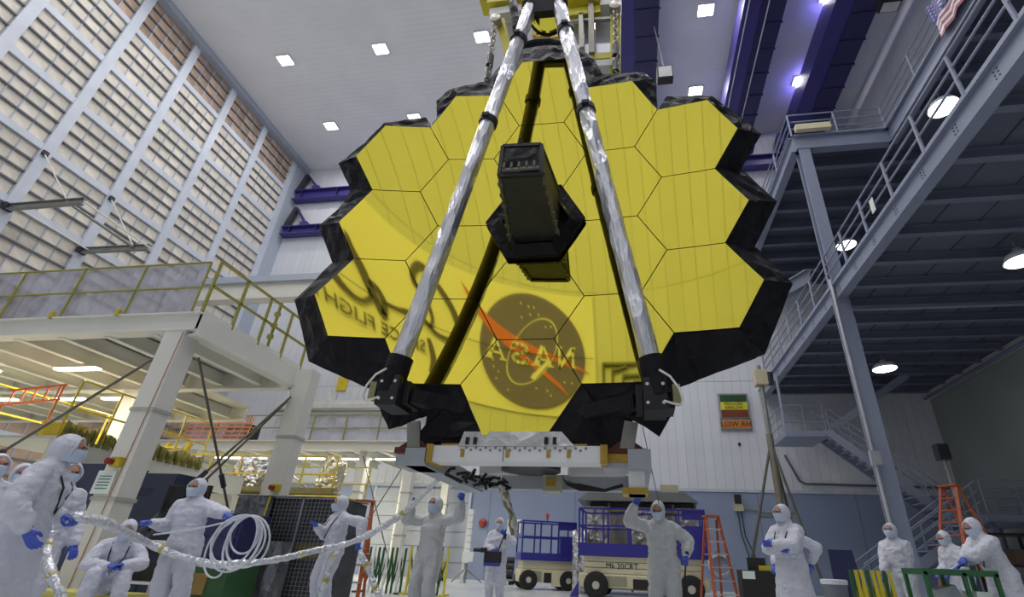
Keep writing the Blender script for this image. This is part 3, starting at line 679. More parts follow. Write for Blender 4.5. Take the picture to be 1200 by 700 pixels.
# --- middle low platform between the pillars
g = thing('gangway', 'low cream gangway with yellow railings below the rear platform', 'gangway', (-13, 15, 0))
zm_ = 2.5
MB().box((-18.5, 14.6, zm_ - 0.06), (-9.2, 16.8, zm_)).build('deck_plate', mat('olive_deck', rgb(116, 108, 58), 0.5, 0, 0.2, 3), g)
MB().box((-18.5, 14.55, zm_ - 0.55), (-9.2, 14.62, zm_ - 0.06)).build('edge_beam', cream, g)
MB().box((-18.5, 14.5, zm_ - 0.02), (-9.2, 14.56, zm_ + 0.16)).build('kick_plate', mat('olive_deck', rgb(116, 108, 58)), g)
railing(g, [(-18.4, 14.6, zm_), (-9.3, 14.6, zm_)], 1.15, 1.15, gy, rails=(1.0, 0.5), r=0.026)
railing(g, [(-18.4, 16.7, zm_), (-9.3, 16.7, zm_)], 1.15, 1.7, gy, rails=(1.0, 0.5), r=0.024)
for x in (-18.3, -14, -9.5):
    for y in (14.8, 16.6): MB().bar((x, y, 0), (x, y, zm_ - 0.06), 0.16, 0.16).build('leg', cream, g)
# yellow steps beside the pillar
t = thing('access_steps', 'steep yellow access steps leaning against the low gangway', 'steps', (-14.9, 13.8, 0))
for x in (-15.5, -14.7): MB().bar((x, 13.3, 0), (x, 14.45, 4.0), 0.06, 0.16).build('side_rail', gy, t)
for k in range(11): MB().box((-15.48, 13.22 + k * 0.1, 0.3 + k * 0.35), (-14.72, 13.44 + k * 0.1, 0.34 + k * 0.35)).build('tread', gy, t)
# foil-wrapped hardware standing on the gangway
gold_foil = crinkle('gold_foil', rgb(232, 224, 190), 0.25, 0.8, 7, 1.0, dist=0.08)
def lump(name, label, cat, c, sx, sy, sz, mt, seed, n=14):
    rnd = random.Random(seed); mb = MB(); mb.ball((0, 0, 0), 1, n)
    for v in mb.v:
        k = 1 + 0.28 * (rnd.random() - 0.5)
        v.x = max(-0.8, min(0.8, v.x * 1.1)) * k * sx; v.y = max(-0.8, min(0.8, v.y * 1.1)) * k * sy; v.z = (max(-0.8, min(0.8, v.z * 1.1)) + 0.8) * sz * (k if v.z > -0.5 else 1)
        v += Vector(c)
    return one(name, label, cat, mb, mt, Vector(c))
lump('wrapped_instrument', 'gold foil wrapped instrument on the low gangway beside the pillar', 'instrument', (-10.05, 15.6, zm_), 0.42, 0.4, 0.75, gold_foil, 3)
lump('wrapped_instrument', 'silver foil wrapped instrument in the middle of the low gangway', 'instrument', (-13.0, 15.7, zm_), 0.7, 0.5, 0.75, crinkle('silver_foil_dull', rgb(200, 200, 204), 0.25, 0.9, 6, 1.0, dist=0.08), 4)
lump('wrapped_instrument', 'low gold foil bundle on the low gangway by the yellow steps', 'instrument', (-16.2, 15.7, zm_), 0.8, 0.5, 0.6, gold_foil, 5)
t = thing('storage_case', 'long yellow case on the end of the low gangway', 'case', (-9.3, 14.2, 2.3))
MB().box((-9.95, 13.7, 2.0), (-8.3, 14.45, 2.36)).build('case_body', gy, t, bevel=0.05); MB().box((-9.98, 13.68, 2.2), (-8.27, 14.47, 2.24)).build('case_rim', mat('dark_steel', rgb(48, 48, 58)), t)
for x in (-9.7, -8.5): MB().bar((x, 14.1, 0), (x, 14.1, 2.0), 0.08, 0.08).build('stand_leg', cream, t)
# ================================================================== MURAL BANNER ON THE WALL BEHIND THE CAMERA (read in the mirrors)
bw = mat('banner_cloth', rgb(246, 244, 240), 0.7, 0, 0.02, 1)
YW = YB + 0.03
ban = thing('banner', 'large white banner with round agency emblem and script lettering, reflected in the mirrors', 'banner', (-8, YW, 11.4))
mbn = MB(); nx, nz = 60, 10
for j in range(nz + 1):
    for i in range(nx + 1):
        x = -2.62 - 12.0 * i / nx; z = 11.42 + 2.44 * j / nz
        mbn.v.append(Vector((x, YW + 0.02 + 0.012 * math.sin(i * 0.9 + j * 0.4) * math.sin(math.pi * j / nz), z + (0.05 * math.sin(i * 0.25) - 0.004 * i) * (j / nz - 0.5))))
for j in range(nz):
    for i in range(nx):
        q_ = j * (nx + 1) + i; mbn.f.append((q_, q_ + nx + 1, q_ + nx + 2, q_ + 1))
mbn.build('cloth', bw, ban, smooth=True)
YP = YW + 0.045
def flat(name, pts, mt, dy=0.0, par=ban):
    return MB().prism([(x, YP + dy, z) for x, z in pts], (0, 0.004, 0)).build(name, mt, par)
e_blue = mat('emblem_blue', (0.17, 0.145, 0.42, 1), 0.7, 0, 0.05, 2)
e_red = mat('emblem_red', (0.72, 0.17, 0.16, 1), 0.7, 0, 0.03, 2)
e_ink = mat('script_ink', (0.11, 0.095, 0.16, 1), 0.7, 0, 0.03, 2)
cxm, czm, rxm, rzm = -4.045, 12.655, 1.185, 1.125
disc = flat('emblem_disc', [(cxm + rxm * math.cos(a * math.pi / 32), czm + rzm * math.sin(a * math.pi / 32)) for a in range(64)], e_blue)
flat('emblem_swoosh', [(-5.55, 13.64), (-5.26, 13.40), (-5.06, 13.24), (-4.68, 13.05), (-4.22, 12.88), (-3.56, 12.68), (-3.0, 12.47), (-2.74, 12.33), (-3.11, 12.44), (-3.67, 12.58), (-4.17, 12.69), (-4.42, 12.76), (-4.22, 12.61), (-3.78, 12.35), (-3.45, 12.1), (-3.19, 11.79), (-3.51, 12.04), (-3.84, 12.27), (-4.28, 12.5), (-4.68, 12.75), (-4.97, 12.92), (-5.15, 13.11), (-5.36, 13.33)], e_red, 0.005)
# orbit ring: closed ribbon
oc = Vector((-4.06, 12.68)); maj = Vector((0.47, 0.66)); mnr = Vector((-0.34, 0.24)) * 1.05
rib = MB(); n_ = 48
for i in range(n_):
    a = 2 * math.pi * i / n_
    for k in (1.0, 0.965):
        pnt = oc + (maj * math.cos(a) + mnr * math.sin(a)) * k; rib.v.append(Vector((pnt.x, YP + 0.012, pnt.y)))
for i in range(n_):
    j = (i + 1) % n_; rib.f.append((2 * i, 2 * j, 2 * j + 1, 2 * i + 1))
rib.build('emblem_orbit', bw, ban)
MB().prism([(-3.72, YP + 0.011, 12.57), (-3.66, YP + 0.011, 12.53), (-4.02, YP + 0.011, 12.12), (-4.12, YP + 0.011, 12.15), (-4.07, YP + 0.011, 12.23)], (0, 0.004, 0)).build('emblem_craft', bw, ban)
# serif letters drawn as strokes; u runs to the reader's right (-X), v up
def letter(name, strokes, x0, x1, z0, z1):
    mb = MB()
    for st_ in strokes:
        mb.prism([(x1 + (x0 - x1) * u, YP + 0.014, z0 + (z1 - z0) * v) for u, v in st_], (0, 0.004, 0))
    tag(mb.build(name, bw, ban), kind='stuff')
Ns = [[(0.04, 0), (0.3, 0), (0.3, 0.07), (0.04, 0.07)], [(0.12, 0.05), (0.23, 0.05), (0.23, 0.95), (0.12, 0.95)], [(0.0, 1), (0.26, 1), (0.92, 0.0), (0.74, 0.0)], [(0.76, 0.0), (0.88, 0.0), (0.88, 0.95), (0.76, 0.95)], [(0.68, 0.93), (1.0, 0.93), (1.0, 1.0), (0.68, 1.0)]]
As = [[(0.0, 0), (0.3, 0), (0.3, 0.08), (0.0, 0.08)], [(0.08, 0.06), (0.19, 0.06), (0.52, 1.0), (0.42, 1.0)], [(0.42, 1.0), (0.58, 1.0), (0.93, 0.06), (0.68, 0.06)], [(0.25, 0.28), (0.75, 0.28), (0.72, 0.38), (0.28, 0.38)], [(0.6, 0), (1.0, 0), (1.0, 0.08), (0.6, 0.08)]]
Ss = []
pa = [(0.88, 0.78), (0.75, 0.93), (0.5, 0.97), (0.22, 0.9), (0.13, 0.74), (0.24, 0.6), (0.5, 0.51), (0.78, 0.4), (0.87, 0.25), (0.74, 0.09), (0.48, 0.03), (0.22, 0.08), (0.1, 0.24)]
for (a, b), (c, d) in zip(pa[:-1], pa[1:]):
    L_ = math.hypot(c - a, d - b); nx_, nz_ = -(d - b) / L_ * 0.075, (c - a) / L_ * 0.075; ex_, ez_ = (c - a) / L_ * 0.03, (d - b) / L_ * 0.03
    Ss.append([(a + nx_ - ex_, b + nz_ - ez_), (c + nx_ + ex_, d + nz_ + ez_), (c - nx_ + ex_, d - nz_ + ez_), (a - nx_ - ex_, b - nz_ - ez_)])
Ss += [[(0.8, 0.66), (0.9, 0.66), (0.9, 1.0), (0.8, 1.0)], [(0.08, 0.0), (0.17, 0.0), (0.17, 0.34), (0.08, 0.34)]]
letter('letter_n', Ns, -3.53, -3.05, 12.43, 12.86); letter('letter_a', As, -4.08, -3.58, 12.42, 12.85); letter('letter_s', Ss, -4.56, -4.13, 12.42, 12.83); letter('letter_a', As, -5.13, -4.65, 12.42, 12.83)
for x, z in [(-4.28, 13.58), (-4.11, 13.55), (-3.99, 13.55), (-4.08, 13.41), (-4.28, 13.33), (-3.89, 13.43), (-3.74, 13.22), (-3.62, 13.24), (-4.93, 12.26), (-4.82, 12.18), (-4.87, 12.03), (-4.61, 11.83), (-3.73, 11.92), (-3.65, 11.82), (-3.34, 12.13), (-3.17, 12.12), (-3.98, 11.95), (-4.95, 12.4)]:
    MB().prism([(x + 0.028 * math.cos(a * math.pi / 4) * (1 if a % 2 == 0 else 0.45), YP + 0.01, z + 0.028 * math.sin(a * math.pi / 4) * (1 if a % 2 == 0 else 0.45)) for a in range(8)], (0, 0.003, 0)).build('emblem_star', bw, ban)
def ink(pts, ws):
    """flat brush stroke of varying width"""
    pp = []
    for i in range(len(pts) - 1):
        p0 = Vector(pts[max(i - 1, 0)]); p1 = Vector(pts[i]); p2 = Vector(pts[i + 1]); p3 = Vector(pts[min(i + 2, len(pts) - 1)])
        for k in range(5):
            t_ = k / 5
            pp.append((0.5 * ((2 * p1) + (p2 - p0) * t_ + (2 * p0 - 5 * p1 + 4 * p2 - p3) * t_ ** 2 + (-p0 + 3 * p1 - 3 * p2 + p3) * t_ ** 3), ws[i] + (ws[i + 1] - ws[i]) * t_))
    pp.append((Vector(pts[-1]), ws[-1])); mb = MB(); N_ = len(pp)
    for i, (p_, w_) in enumerate(pp):
        d = (pp[min(i + 1, N_ - 1)][0] - pp[max(i - 1, 0)][0]).normalized(); nn = Vector((-d.y, d.x)) * w_ / 2
        for q_ in (p_ + nn, p_ - nn): mb.v.append(Vector((q_.x, YP, q_.y)))
    for i in range(N_ - 1): mb.f.append((2 * i, 2 * i + 1, 2 * i + 3, 2 * i + 2))
    mb.build('script_stroke', e_ink, ban)
for s_, w_ in (([(-7.44, 13.26), (-7.42, 13.11), (-7.34, 12.99), (-7.27, 12.82), (-7.18, 12.67), (-7.08, 12.5), (-7.01, 12.46)], [.05, .12, .14, .14, .13, .12, .07]),
               ([(-7.25, 12.86), (-7.13, 12.83), (-7.04, 12.69), (-7.05, 12.48)], [.08, .09, .09, .1]), ([(-7.77, 12.62), (-7.67, 12.55), (-7.51, 12.50), (-7.37, 12.53), (-7.25, 12.66), (-7.28, 12.76)], [.12, .1, .07, .06, .06, .05]),
               ([(-7.02, 12.69), (-6.82, 12.7), (-6.65, 12.73), (-6.48, 12.73), (-6.31, 12.71), (-6.24, 12.65)], [.05, .06, .09, .1, .08, .05]), ([(-6.2, 13.54), (-6.34, 13.54), (-6.47, 13.39), (-6.46, 13.26), (-6.35, 13.15), (-6.24, 13.02), (-6.18, 12.8), (-6.24, 12.65)], [.1, .1, .1, .09, .08, .07, .06, .06]),
               ([(-6.04, 13.41), (-5.86, 13.24), (-5.72, 13.02), (-5.68, 12.79), (-5.79, 12.57), (-5.98, 12.55), (-6.14, 12.59), (-6.26, 12.69)], [.1, .11, .12, .12, .1, .08, .07, .06]), ([(-6.27, 12.44), (-6.21, 12.25), (-6.17, 12.03), (-6.2, 11.8)], [.07, .1, .12, .12]),
               ([(-7.77, 12.62), (-7.95, 12.75), (-8.1, 12.95), (-8.25, 12.7), (-8.4, 12.55), (-8.6, 12.62)], [.1, .1, .1, .1, .1, .08]), ([(-8.9, 13.3), (-8.8, 12.9), (-8.75, 12.5)], [.08, .12, .1]), ([(-9.0, 12.75), (-8.85, 12.55), (-9.1, 12.5), (-9.15, 12.75), (-9.0, 12.85), (-8.9, 12.6)], [.08, .09, .08, .08, .08, .08]),
               ([(-9.35, 12.9), (-9.4, 12.55), (-9.5, 12.8), (-9.65, 12.86)], [.09, .1, .07, .06]), ([(-10.05, 13.35), (-9.98, 12.9), (-9.95, 12.5)], [.08, .12, .1]), ([(-9.98, 12.7), (-9.8, 12.55), (-9.75, 12.8), (-9.9, 12.86)], [.08, .09, .08, .07])):
    ink(s_, w_)
text_mesh('SPACE FLIGHT CENTER', 0.285, e_ink, 'lettering', (-6.32, YP, 12.245), (-1, 0, 0), (0, 0, 1), ban, align='LEFT')
MB().cyl((-2.66, YP + 0.03, 12.64), (-14.5, YP + 0.03, 12.7), 0.006, 5).build('tie_cord', mat('cord_dark', rgb(40, 40, 40)), ban)
t = thing('wall_duct_frame', 'grey conduit frame on the wall beside the banner', 'conduit', (-2, YB, 11.5))
dk = mat('conduit_dark', rgb(110, 110, 104), 0.5)
for a, b in (((-2.45, 11.6), (-2.45, 12.56)), ((-2.45, 12.56), (-1.2, 12.53)), ((-2.24, 11.6), (-2.24, 12.41)), ((-2.24, 12.41), (-1.9, 12.49)), ((-2.0, 12.3), (-1.2, 12.3)), ((-2.0, 11.7), (-2.0, 12.3))):
    MB().bar((a[0], YB + 0.06, a[1]), (b[0], YB + 0.06, b[1]), 0.05, 0.05).build('conduit', dk, t)
MB().box((-1.75, YB + 0.03, 11.9), (-1.35, YB + 0.12, 12.15)).build('box', dk, t)

# ================================================================== SPACE TELESCOPE
TC = Vector((-1.344, 5.774, 5.455))
ux = Vector((1, 0.015, -0.002)).normalized(); uz = Vector((0.002, -0.003, 1)); uy = uz.cross(ux).normalized(); uz = ux.cross(uy)   # uy points away from the camera
RC = 15.88; SC = TC - uy * RC
def onmir(a, b):
    """point of the spherical mirror surface at in-plane offset a (right), b (up)"""
    return TC + ux * a + uz * b - uy * (RC - math.sqrt(RC * RC - a * a - b * b))
gold = mat('gold_mirror', (0.87, 0.745, 0.085, 1), 0.02, 1.0, 0, 1)
blk = crinkle('black_film', rgb(32, 32, 36), 0.42, 0.0, 4.0, 0.9, dist=0.07, spec=0.12)
blk_m = mat('black_matte', rgb(22, 22, 24), 0.55, 0, 0.15, 5)
silver = crinkle('silver_film', rgb(230, 230, 234), 0.22, 0.65, 5, 1.0, dist=0.09, stretch=(1, 1, 0.4))
tel = thing('space_telescope', 'space telescope with gold segmented mirror, black shroud and silver struts on a hanging frame', 'telescope', (TC.x, 6.2, 1.6))
AF = 1.32; ED = AF / math.sqrt(3)
def hexc(c, r): return (c * 1.5 * ED, r * AF)
CELLS = [(c, r) for c, rows in ((-2, (1, 0, -1)), (-1, (1.5, .5, -.5, -1.5)), (0, (2, 1, -1, -2)), (1, (1.5, .5, -.5, -1.5)), (2, (1, 0, -1))) for r in rows]
def hv(c, r, k, s=1.0):
    x, y = hexc(c, r); o = ((-.5, .5), (.5, .5), (1, 0), (.5, -.5), (-.5, -.5), (-1, 0))[k]
    return x + o[0] * ED * s, y + (o[1] * AF * s if k not in (2, 5) else 0)
NR = 7
for c, r in CELLS:
    sg = 1 - 0.011 / AF * 1.2
    vs = [hexc(c, r)]; idx = {(0, 0, 0): 0}; fs = []
    for ring in range(1, NR + 1):
        for k in range(6):
            a = hv(c, r, k, sg * ring / NR); b = hv(c, r, (k + 1) % 6, sg * ring / NR)
            for j in range(ring):
                idx[(ring, k, j)] = len(vs); vs.append((a[0] + (b[0] - a[0]) * j / ring, a[1] + (b[1] - a[1]) * j / ring))
    def gi(ring, k, j):
        if ring == 0: return 0
        if j >= ring: k, j = (k + 1) % 6, j - ring
        return idx[(ring, k, j)]
    for ring in range(1, NR + 1):
        for k in range(6):
            for j in range(ring):
                fs.append((gi(ring, k, j), gi(ring - 1, k, j) if j < ring - 0 and ring > 1 and j <= ring - 1 and not (j == ring - 1) else gi(ring - 1, (k + 1) % 6, 0), gi(ring, k, j + 1)))
                if j < ring - 1: fs.append((gi(ring - 1, k, j), gi(ring - 1, k, j + 1) if j < ring - 2 else gi(ring - 1, (k + 1) % 6, 0), gi(ring, k, j + 1)))
    P3 = [onmir(*v) for v in vs]
    me = bpy.data.meshes.new('mirror_segment'); base = OFF[tel.name]
    fs = [f if (P3[f[1]] - P3[f[0]]).cross(P3[f[2]] - P3[f[0]]).dot(uy) < 0 else f[::-1] for f in fs]
    me.from_pydata([tuple(p_ - base) for p_ in P3], [], fs); me.materials.append(gold)
    me.polygons.foreach_set('use_smooth', [True] * len(me.polygons))
    me.normals_split_custom_set_from_vertices([tuple((SC - p_).normalized()) for p_ in P3])
    seg = link('mirror_segment', me, tel)
    MB().prism([onmir(*hv(c, r, k, sg)) + uy * 0.03 for k in range(6)], uy * 0.12).build('segment_body', blk_m, seg)
# unseen black backplane, added to block light through the gaps
bp_ = MB()
for c, r in CELLS + [(0, 0)]:
    bp_.prism([onmir(*hv(c, r, k, 1.02)) + uy * 0.16 for k in range(6)], uy * 0.25)
tag(bp_.build('backplane', blk_m, tel), kind='stuff')
# shroud panels around the mirror: strips between hexagon rim and the traced outer rim
def strip(inner, outer, back=0.32, front=0.03, name='shroud_panel', sub=3):
    I = [onmir(*hv(*k_)) + uy * front for k_ in inner]
    O = []
    for k_, o_ in enumerate(outer):
        f = k_ / max(1, len(outer) - 1); j = f * (len(I) - 1); a = int(min(j, len(I) - 2)); yb = I[a].lerp(I[a + 1], j - a).y
        O.append(atY(o_[0], o_[1], yb + back))
    i = j = 0; vs = I + O; fs = []; nI = len(I)
    while i < nI - 1 or j < len(O) - 1:
        if j == len(O) - 1 or (i < nI - 1 and (I[i + 1] - O[j]).length < (O[j + 1] - I[i]).length): fs.append((i, i + 1, nI + j)); i += 1
        else: fs.append((i, nI + j + 1, nI + j)); j += 1
    mb = MB(); mb.add(vs, fs)
    o = mb.build(name, blk, tel)
    bm = bmesh.new(); bm.from_mesh(o.data); bmesh.ops.subdivide_edges(bm, edges=bm.edges, cuts=sub, use_grid_fill=True); bmesh.ops.triangulate(bm, faces=bm.faces)
    rnd = random.Random(len(outer) * 7 + int(outer[0][0]))
    border = {v for e in bm.edges if e.is_boundary for v in e.verts}
    for v in bm.verts:
        k_ = 0.25 if v in border else 1.0
        v.co += Vector((rnd.uniform(-1, 1), rnd.uniform(-1.6, 1.6), rnd.uniform(-1, 1))) * 0.022 * k_
    bm.to_mesh(o.data); bm.free()
    sm = o.modifiers.new('solid', 'SOLIDIFY'); sm.thickness = 0.02; sm.offset = 0
    return o
L_, TL, TR, R_, BR, BL = 5, 0, 1, 2, 3, 4
strip([(-2, 1, L_), (-2, 1, TL), (-2, 1, TR)], [(397, 192), (428, 168), (450, 145), (499, 137.6), (503, 150)], 0.1)
strip([(-1, 1.5, L_), (-1, 1.5, TL), (-1, 1.5, TR)], [(505, 152), (512, 138), (512, 119), (527, 105), (540, 102), (570, 96), (594, 70)], 0.1)
strip([(0, 2, L_), (0, 2, TL), (0, 2, TR), (0, 2, R_)], [(594, 70), (615, 57), (640, 54), (662, 54), (680, 58), (696, 69)], 0.1)
strip([(1, 1.5, TL), (1, 1.5, TR), (1, 1.5, R_)], [(696, 69), (706, 87), (726, 87), (754, 85), (769, 97), (770, 127)], 0.1)
strip([(2, 1, TL), (2, 1, TR), (2, 1, R_)], [(776, 128), (782, 114), (834, 113), (862, 134), (892, 157)], 0.12)
strip([(2, 1, R_), (2, 1, BR), (2, 0, R_)], [(892, 157), (868, 198), (910, 237)])
strip([(2, 0, R_), (2, 0, BR), (2, -1, R_)], [(910, 237), (884, 289), (907, 311), (928, 333)])
strip([(2, -1, R_), (2, -1, BR)], [(928, 333), (912, 375), (895, 416)])
strip([(2, -1, BR), (2, -1, BL), (1, -1.5, BR)], [(895, 416), (882, 421), (840, 437), (797, 454), (790, 462)], 0.22)
strip([(-2, 1, L_), (-2, 1, BL), (-2, 0, L_)], [(397, 192), (412, 222), (400, 242), (375, 265)], 0.2)
strip([(-2, 0, L_), (-2, 0, BL), (-2, -1, L_)], [(375, 265), (390, 308), (346, 352)])
strip([(-2, -1, L_), (-2, -1, BL)], [(346, 352), (355, 390), (363, 424)])
strip([(-2, -1, BL), (-2, -1, BR), (-1, -1.5, BL)], [(363, 424), (397, 440), (431, 455), (442, 458)], 0.22)
# hanging skirt below the lower wings
def sheet(pts, Y, name='shroud_skirt', th=0.03, seed=1):
    I = [atY(x, y, Y + dy) for x, y, dy in pts]
    o = MB().prism(I, (0, th, 0)).build(name, blk, tel); return o
strip([(-1, -1.5, BL), (-1, -1.5, BR), (0, -2, BL)], [(440, 456), (446, 480), (456, 503), (470, 500), (488, 492), (502, 487), (506, 497), (498, 512), (500, 521), (530, 522), (546, 508), (560, 509)], 0.1, 0.03, 'shroud_skirt')
strip([(0, -2, BR), (1, -1.5, BL), (1, -1.5, BR)], [(648, 509), (672, 521), (704, 523), (714, 534), (728, 531), (734, 502), (744, 490), (757, 500), (773, 511), (788, 484), (790, 462)], 0.1, 0.03, 'shroud_skirt')
# fallen flaps and dark truss behind the skirts
for pts, Y in (([(505, 490), (540, 498), (530, 522), (492, 524), (484, 516)], 5.62), ([(672, 505), (700, 485), (732, 492), (728, 531), (690, 524)], 5.62), ([(735, 488), (765, 482), (788, 484), (773, 511), (757, 500)], 5.5)):
    o = MB().prism([atY(x, y, Y) for x, y in pts], (0, 0.05, 0)).build('shroud_flap', blk, tel)
# struts
def strut(b, tp, Yb, Yt, side):
    a = atY(*b, Yb); z = atY(*tp, Yt); d = (z - a).normalized(); e1 = d.cross(Vector((0, 1, 0))).normalized(); fr = e1.cross(d)
    if fr.y > 0: fr = -fr
    rad = 0.112; n = 20; m_ = 38
    front, backm = MB(), MB(); rnd = random.Random(3 + side)
    for mb, lo, hi in ((front, -0.62, 0.62), (backm, 0.62, 1.38)):
        k_n = 10
        for i in range(m_ + 1):
            for k in range(k_n + 1):
                ang = math.pi * (lo + (hi - lo) * k / k_n)
                rr = rad * (1 + (0.12 * (rnd.random() - 0.5) if mb is front and 0 < k < k_n else 0))
                mb.v.append(a.lerp(z, i / m_) + (fr * math.cos(ang) + e1 * math.sin(ang)) * rr)
        for i in range(m_):
            for k in range(k_n):
                q_ = i * (k_n + 1) + k; f_ = (q_, q_ + 1, q_ + k_n + 2, q_ + k_n + 1); mb.f.append(f_)
    s_ = front.build('strut', silver, tel)
    backm.build('strut_back', blk_m, s_)
    for fr_ in ((0.60, 0.875) if side < 0 else (0.615, 0.895)):
        c = a.lerp(z, fr_); MB().cyl(c - d * 0.05, c + d * 0.05, rad * 1.22, 16).build('strut_collar', blk_m, s_)
        MB().box(c - Vector((0.05, 0.17, 0.03)), c + Vector((0.05, -0.1, 0.03))).build('strut_clip', blk_m, s_)
    MB().cyl(a - d * 0.28, a + d * 0.16, rad * 1.3, 16).build('strut_sleeve', blk, s_)
    return a, z, d
aL, zL, dL = strut((465, 434), (622, 9), 4.98, 4.78, -1)
aR, zR, dR = strut((766, 436), (655, 6), 4.98, 4.78, 1)
# hinge blocks at the strut feet
for a, sx in ((aL, -1), (aR, 1)):
    h = MB().box(a + Vector((-0.12, -0.12, -0.45)), a + Vector((0.12, 0.3, -0.1))).build('hinge_block', blk_m, tel)
    MB().box(a + Vector((-0.2 * 1, 0.0, -0.4)), a + Vector((-0.13, 0.34, -0.14))).build('hinge_cheek', blk_m, h)
    MB().box(a + Vector((0.13, 0.0, -0.4)), a + Vector((0.2, 0.34, -0.14))).build('hinge_cheek', blk_m, h)
    for k in range(4): MB().cyl(a + Vector((-0.08 + 0.16 * (k % 2), -0.14, -0.38 + 0.2 * (k // 2))), a + Vector((-0.08 + 0.16 * (k % 2), -0.11, -0.38 + 0.2 * (k // 2))), 0.018, 8).build('bolt', mat('bright_bolt', rgb(220, 220, 220), 0.3, 0.8), h)
    MB().box(a + Vector((0.22 * sx - 0.04, -0.06, -0.36)), a + Vector((0.22 * sx + 0.04, 0.06, -0.16))).build('actuator', mat('actuator_brass', rgb(150, 146, 110), 0.4, 0.6), h)
    pts = [a + Vector((sx * (0.05 + 0.22 * math.sin(k * 0.5)), -0.14 - 0.03 * math.sin(k), -0.12 - 0.05 * k + 0.09 * math.cos(k * 0.9))) for k in range(7)]
    MB().tube(pts, 0.013, 6).build('harness', mat('white_cable', rgb(226, 224, 214), 0.4), h, smooth=True)
    MB().bar(a + Vector((-sx * 0.2, 0.1, -0.3)), a + Vector((-sx * 0.75, 0.35, -0.35)), 0.14, 0.16).build('hinge_arm', blk, h)
# top bracket, secondary mirror
MB().prism([zL + Vector((0.05, -0.1, 0.02)), zR + Vector((-0.05, -0.1, 0.02)), zR + dR * -0.2 + Vector((-0.05, -0.05, 0)), zL + dL * -0.2 + Vector((0.05, -0.05, 0))], (0, 0.12, 0)).build('top_bracket', blk_m, tel)
for z_ in (zL, zR):
    MB().cyl(z_ - Vector((0.05, 0, 0)) , z_ + Vector((0.05, 0, 0.12)), 0.13, 14).build('top_joint', blk_m, tel)
    MB().box(z_ + Vector((-0.09, -0.1, -0.02)), z_ + Vector((0.09, 0.12, 0.32))).build('top_lug', blk_m, tel)
sc = zL.lerp(zR, 0.5) + Vector((0, 0.25, 0.25))
sm_ = MB().lathe([(0.36, 0.0), (0.36, -0.10), (0.30, -0.14)], sc, (0, 0.55, 1), 28).build('secondary_housing', blk_m, tel)
MB().lathe([(0.30, -0.15), (0.27, -0.155), (0.001, -0.12)], sc, (0, 0.55, 1), 28).build('secondary_mirror', gold, sm_)
MB().tube([atY(612, 54, 6.0), atY(628, 50, 6.0), atY(645, 49, 6.0), atY(662, 53, 6.0)], 0.07, 8).build('cable_harness', blk, tel)
# black central optics box with hexagonal collar
col_ = MB().prism([onmir(0, 0) + ux * (0.76 * math.cos(a) * 1.0) + uz * (0.76 * math.sin(a) * 1.0) - uy * 0.10 for a in [k * math.pi / 3 for k in range(6)]], uy * 0.03).build('centre_collar', blk, tel)
for k in range(6):
    a0, a1 = k * math.pi / 3, (k + 1) * math.pi / 3; c0 = onmir(0, 0) - uy * 0.11 + Vector((0.05, 0, -0.12))
    q4 = [c0 + ux * (rr * math.cos(aa)) + uz * (rr * math.sin(aa)) - uy * dd for rr, aa, dd in ((0.62, a0, 0.02), (0.62, a1, 0.02), (0.5, a1, 0.16), (0.5, a0, 0.16))]
    MB().prism(q4, uy * 0.015).build('collar_panel', blk, col_)
fr4 = [atY(585, 206.6, 4.62), atY(636.6, 204.5, 4.62), atY(634.5, 170, 4.62), atY(589.5, 172, 4.62)]
bk4 = [Vector((-1.66, 5.62, 5.0)), Vector((-0.94, 5.62, 5.03)), Vector((-0.96, 5.62, 5.86)), Vector((-1.66, 5.62, 5.86))]
optb = mat('optics_black', rgb(44, 44, 36), 0.5, 0, 0.2, 3, bump=0.15, bscale=5)
ob = MB().add(fr4 + bk4, [(0, 4, 5, 1), (1, 5, 6, 2), (2, 6, 7, 3), (3, 7, 4, 0), (4, 7, 6, 5), (0, 1, 2, 3)]).build('optics_box', optb, tel)
for i in range(4):
    MB().bar(fr4[i], bk4[i], 0.035, 0.035).build('box_edge', mat('edge_trim', rgb(96, 92, 66), 0.5, 0.3), ob)
    MB().bar(fr4[i], fr4[(i + 1) % 4], 0.05, 0.05, (0, 1, 0)).build('front_frame', blk_m, ob)
fi = [p_.lerp(sum(fr4, Vector()) / 4, 0.2) + Vector((0, -0.02, 0)) for p_ in fr4]
MB().prism(fi, (0, 0.05, 0)).build('aperture_cover', blk, ob)
MB().box(fr4[0] + Vector((0.05, -0.06, 0.04)), fr4[1] + Vector((-0.05, -0.01, 0.10))).build('bracket_bar', mat('bracket_grey', rgb(120, 120, 110), 0.5), ob)
for k in range(5): MB().box(fr4[0] + Vector((0.06 + k * 0.1, -0.09, 0.06)), fr4[0] + Vector((0.09 + k * 0.1, -0.05, 0.14))).build('bracket_clip', mat('clip_bronze', rgb(104, 100, 78), 0.5, 0.2), ob)
MB().cyl(fr4[3].lerp(fr4[2], 0.45), fr4[3].lerp(fr4[2], 0.45) + Vector((0, -0.02, 0.1)), 0.03, 8).build('lift_lug', blk_m, ob)
for i in (0, 1):
    for k in range(6):
        c = fr4[i].lerp(bk4[i], 0.1 + 0.15 * k); MB().box(c - Vector((0.03, 0.03, 0.035)), c + Vector((0.03, 0.03, 0.0))).build('clip', mat('clip_bronze', rgb(104, 100, 78), 0.5, 0.2), ob)
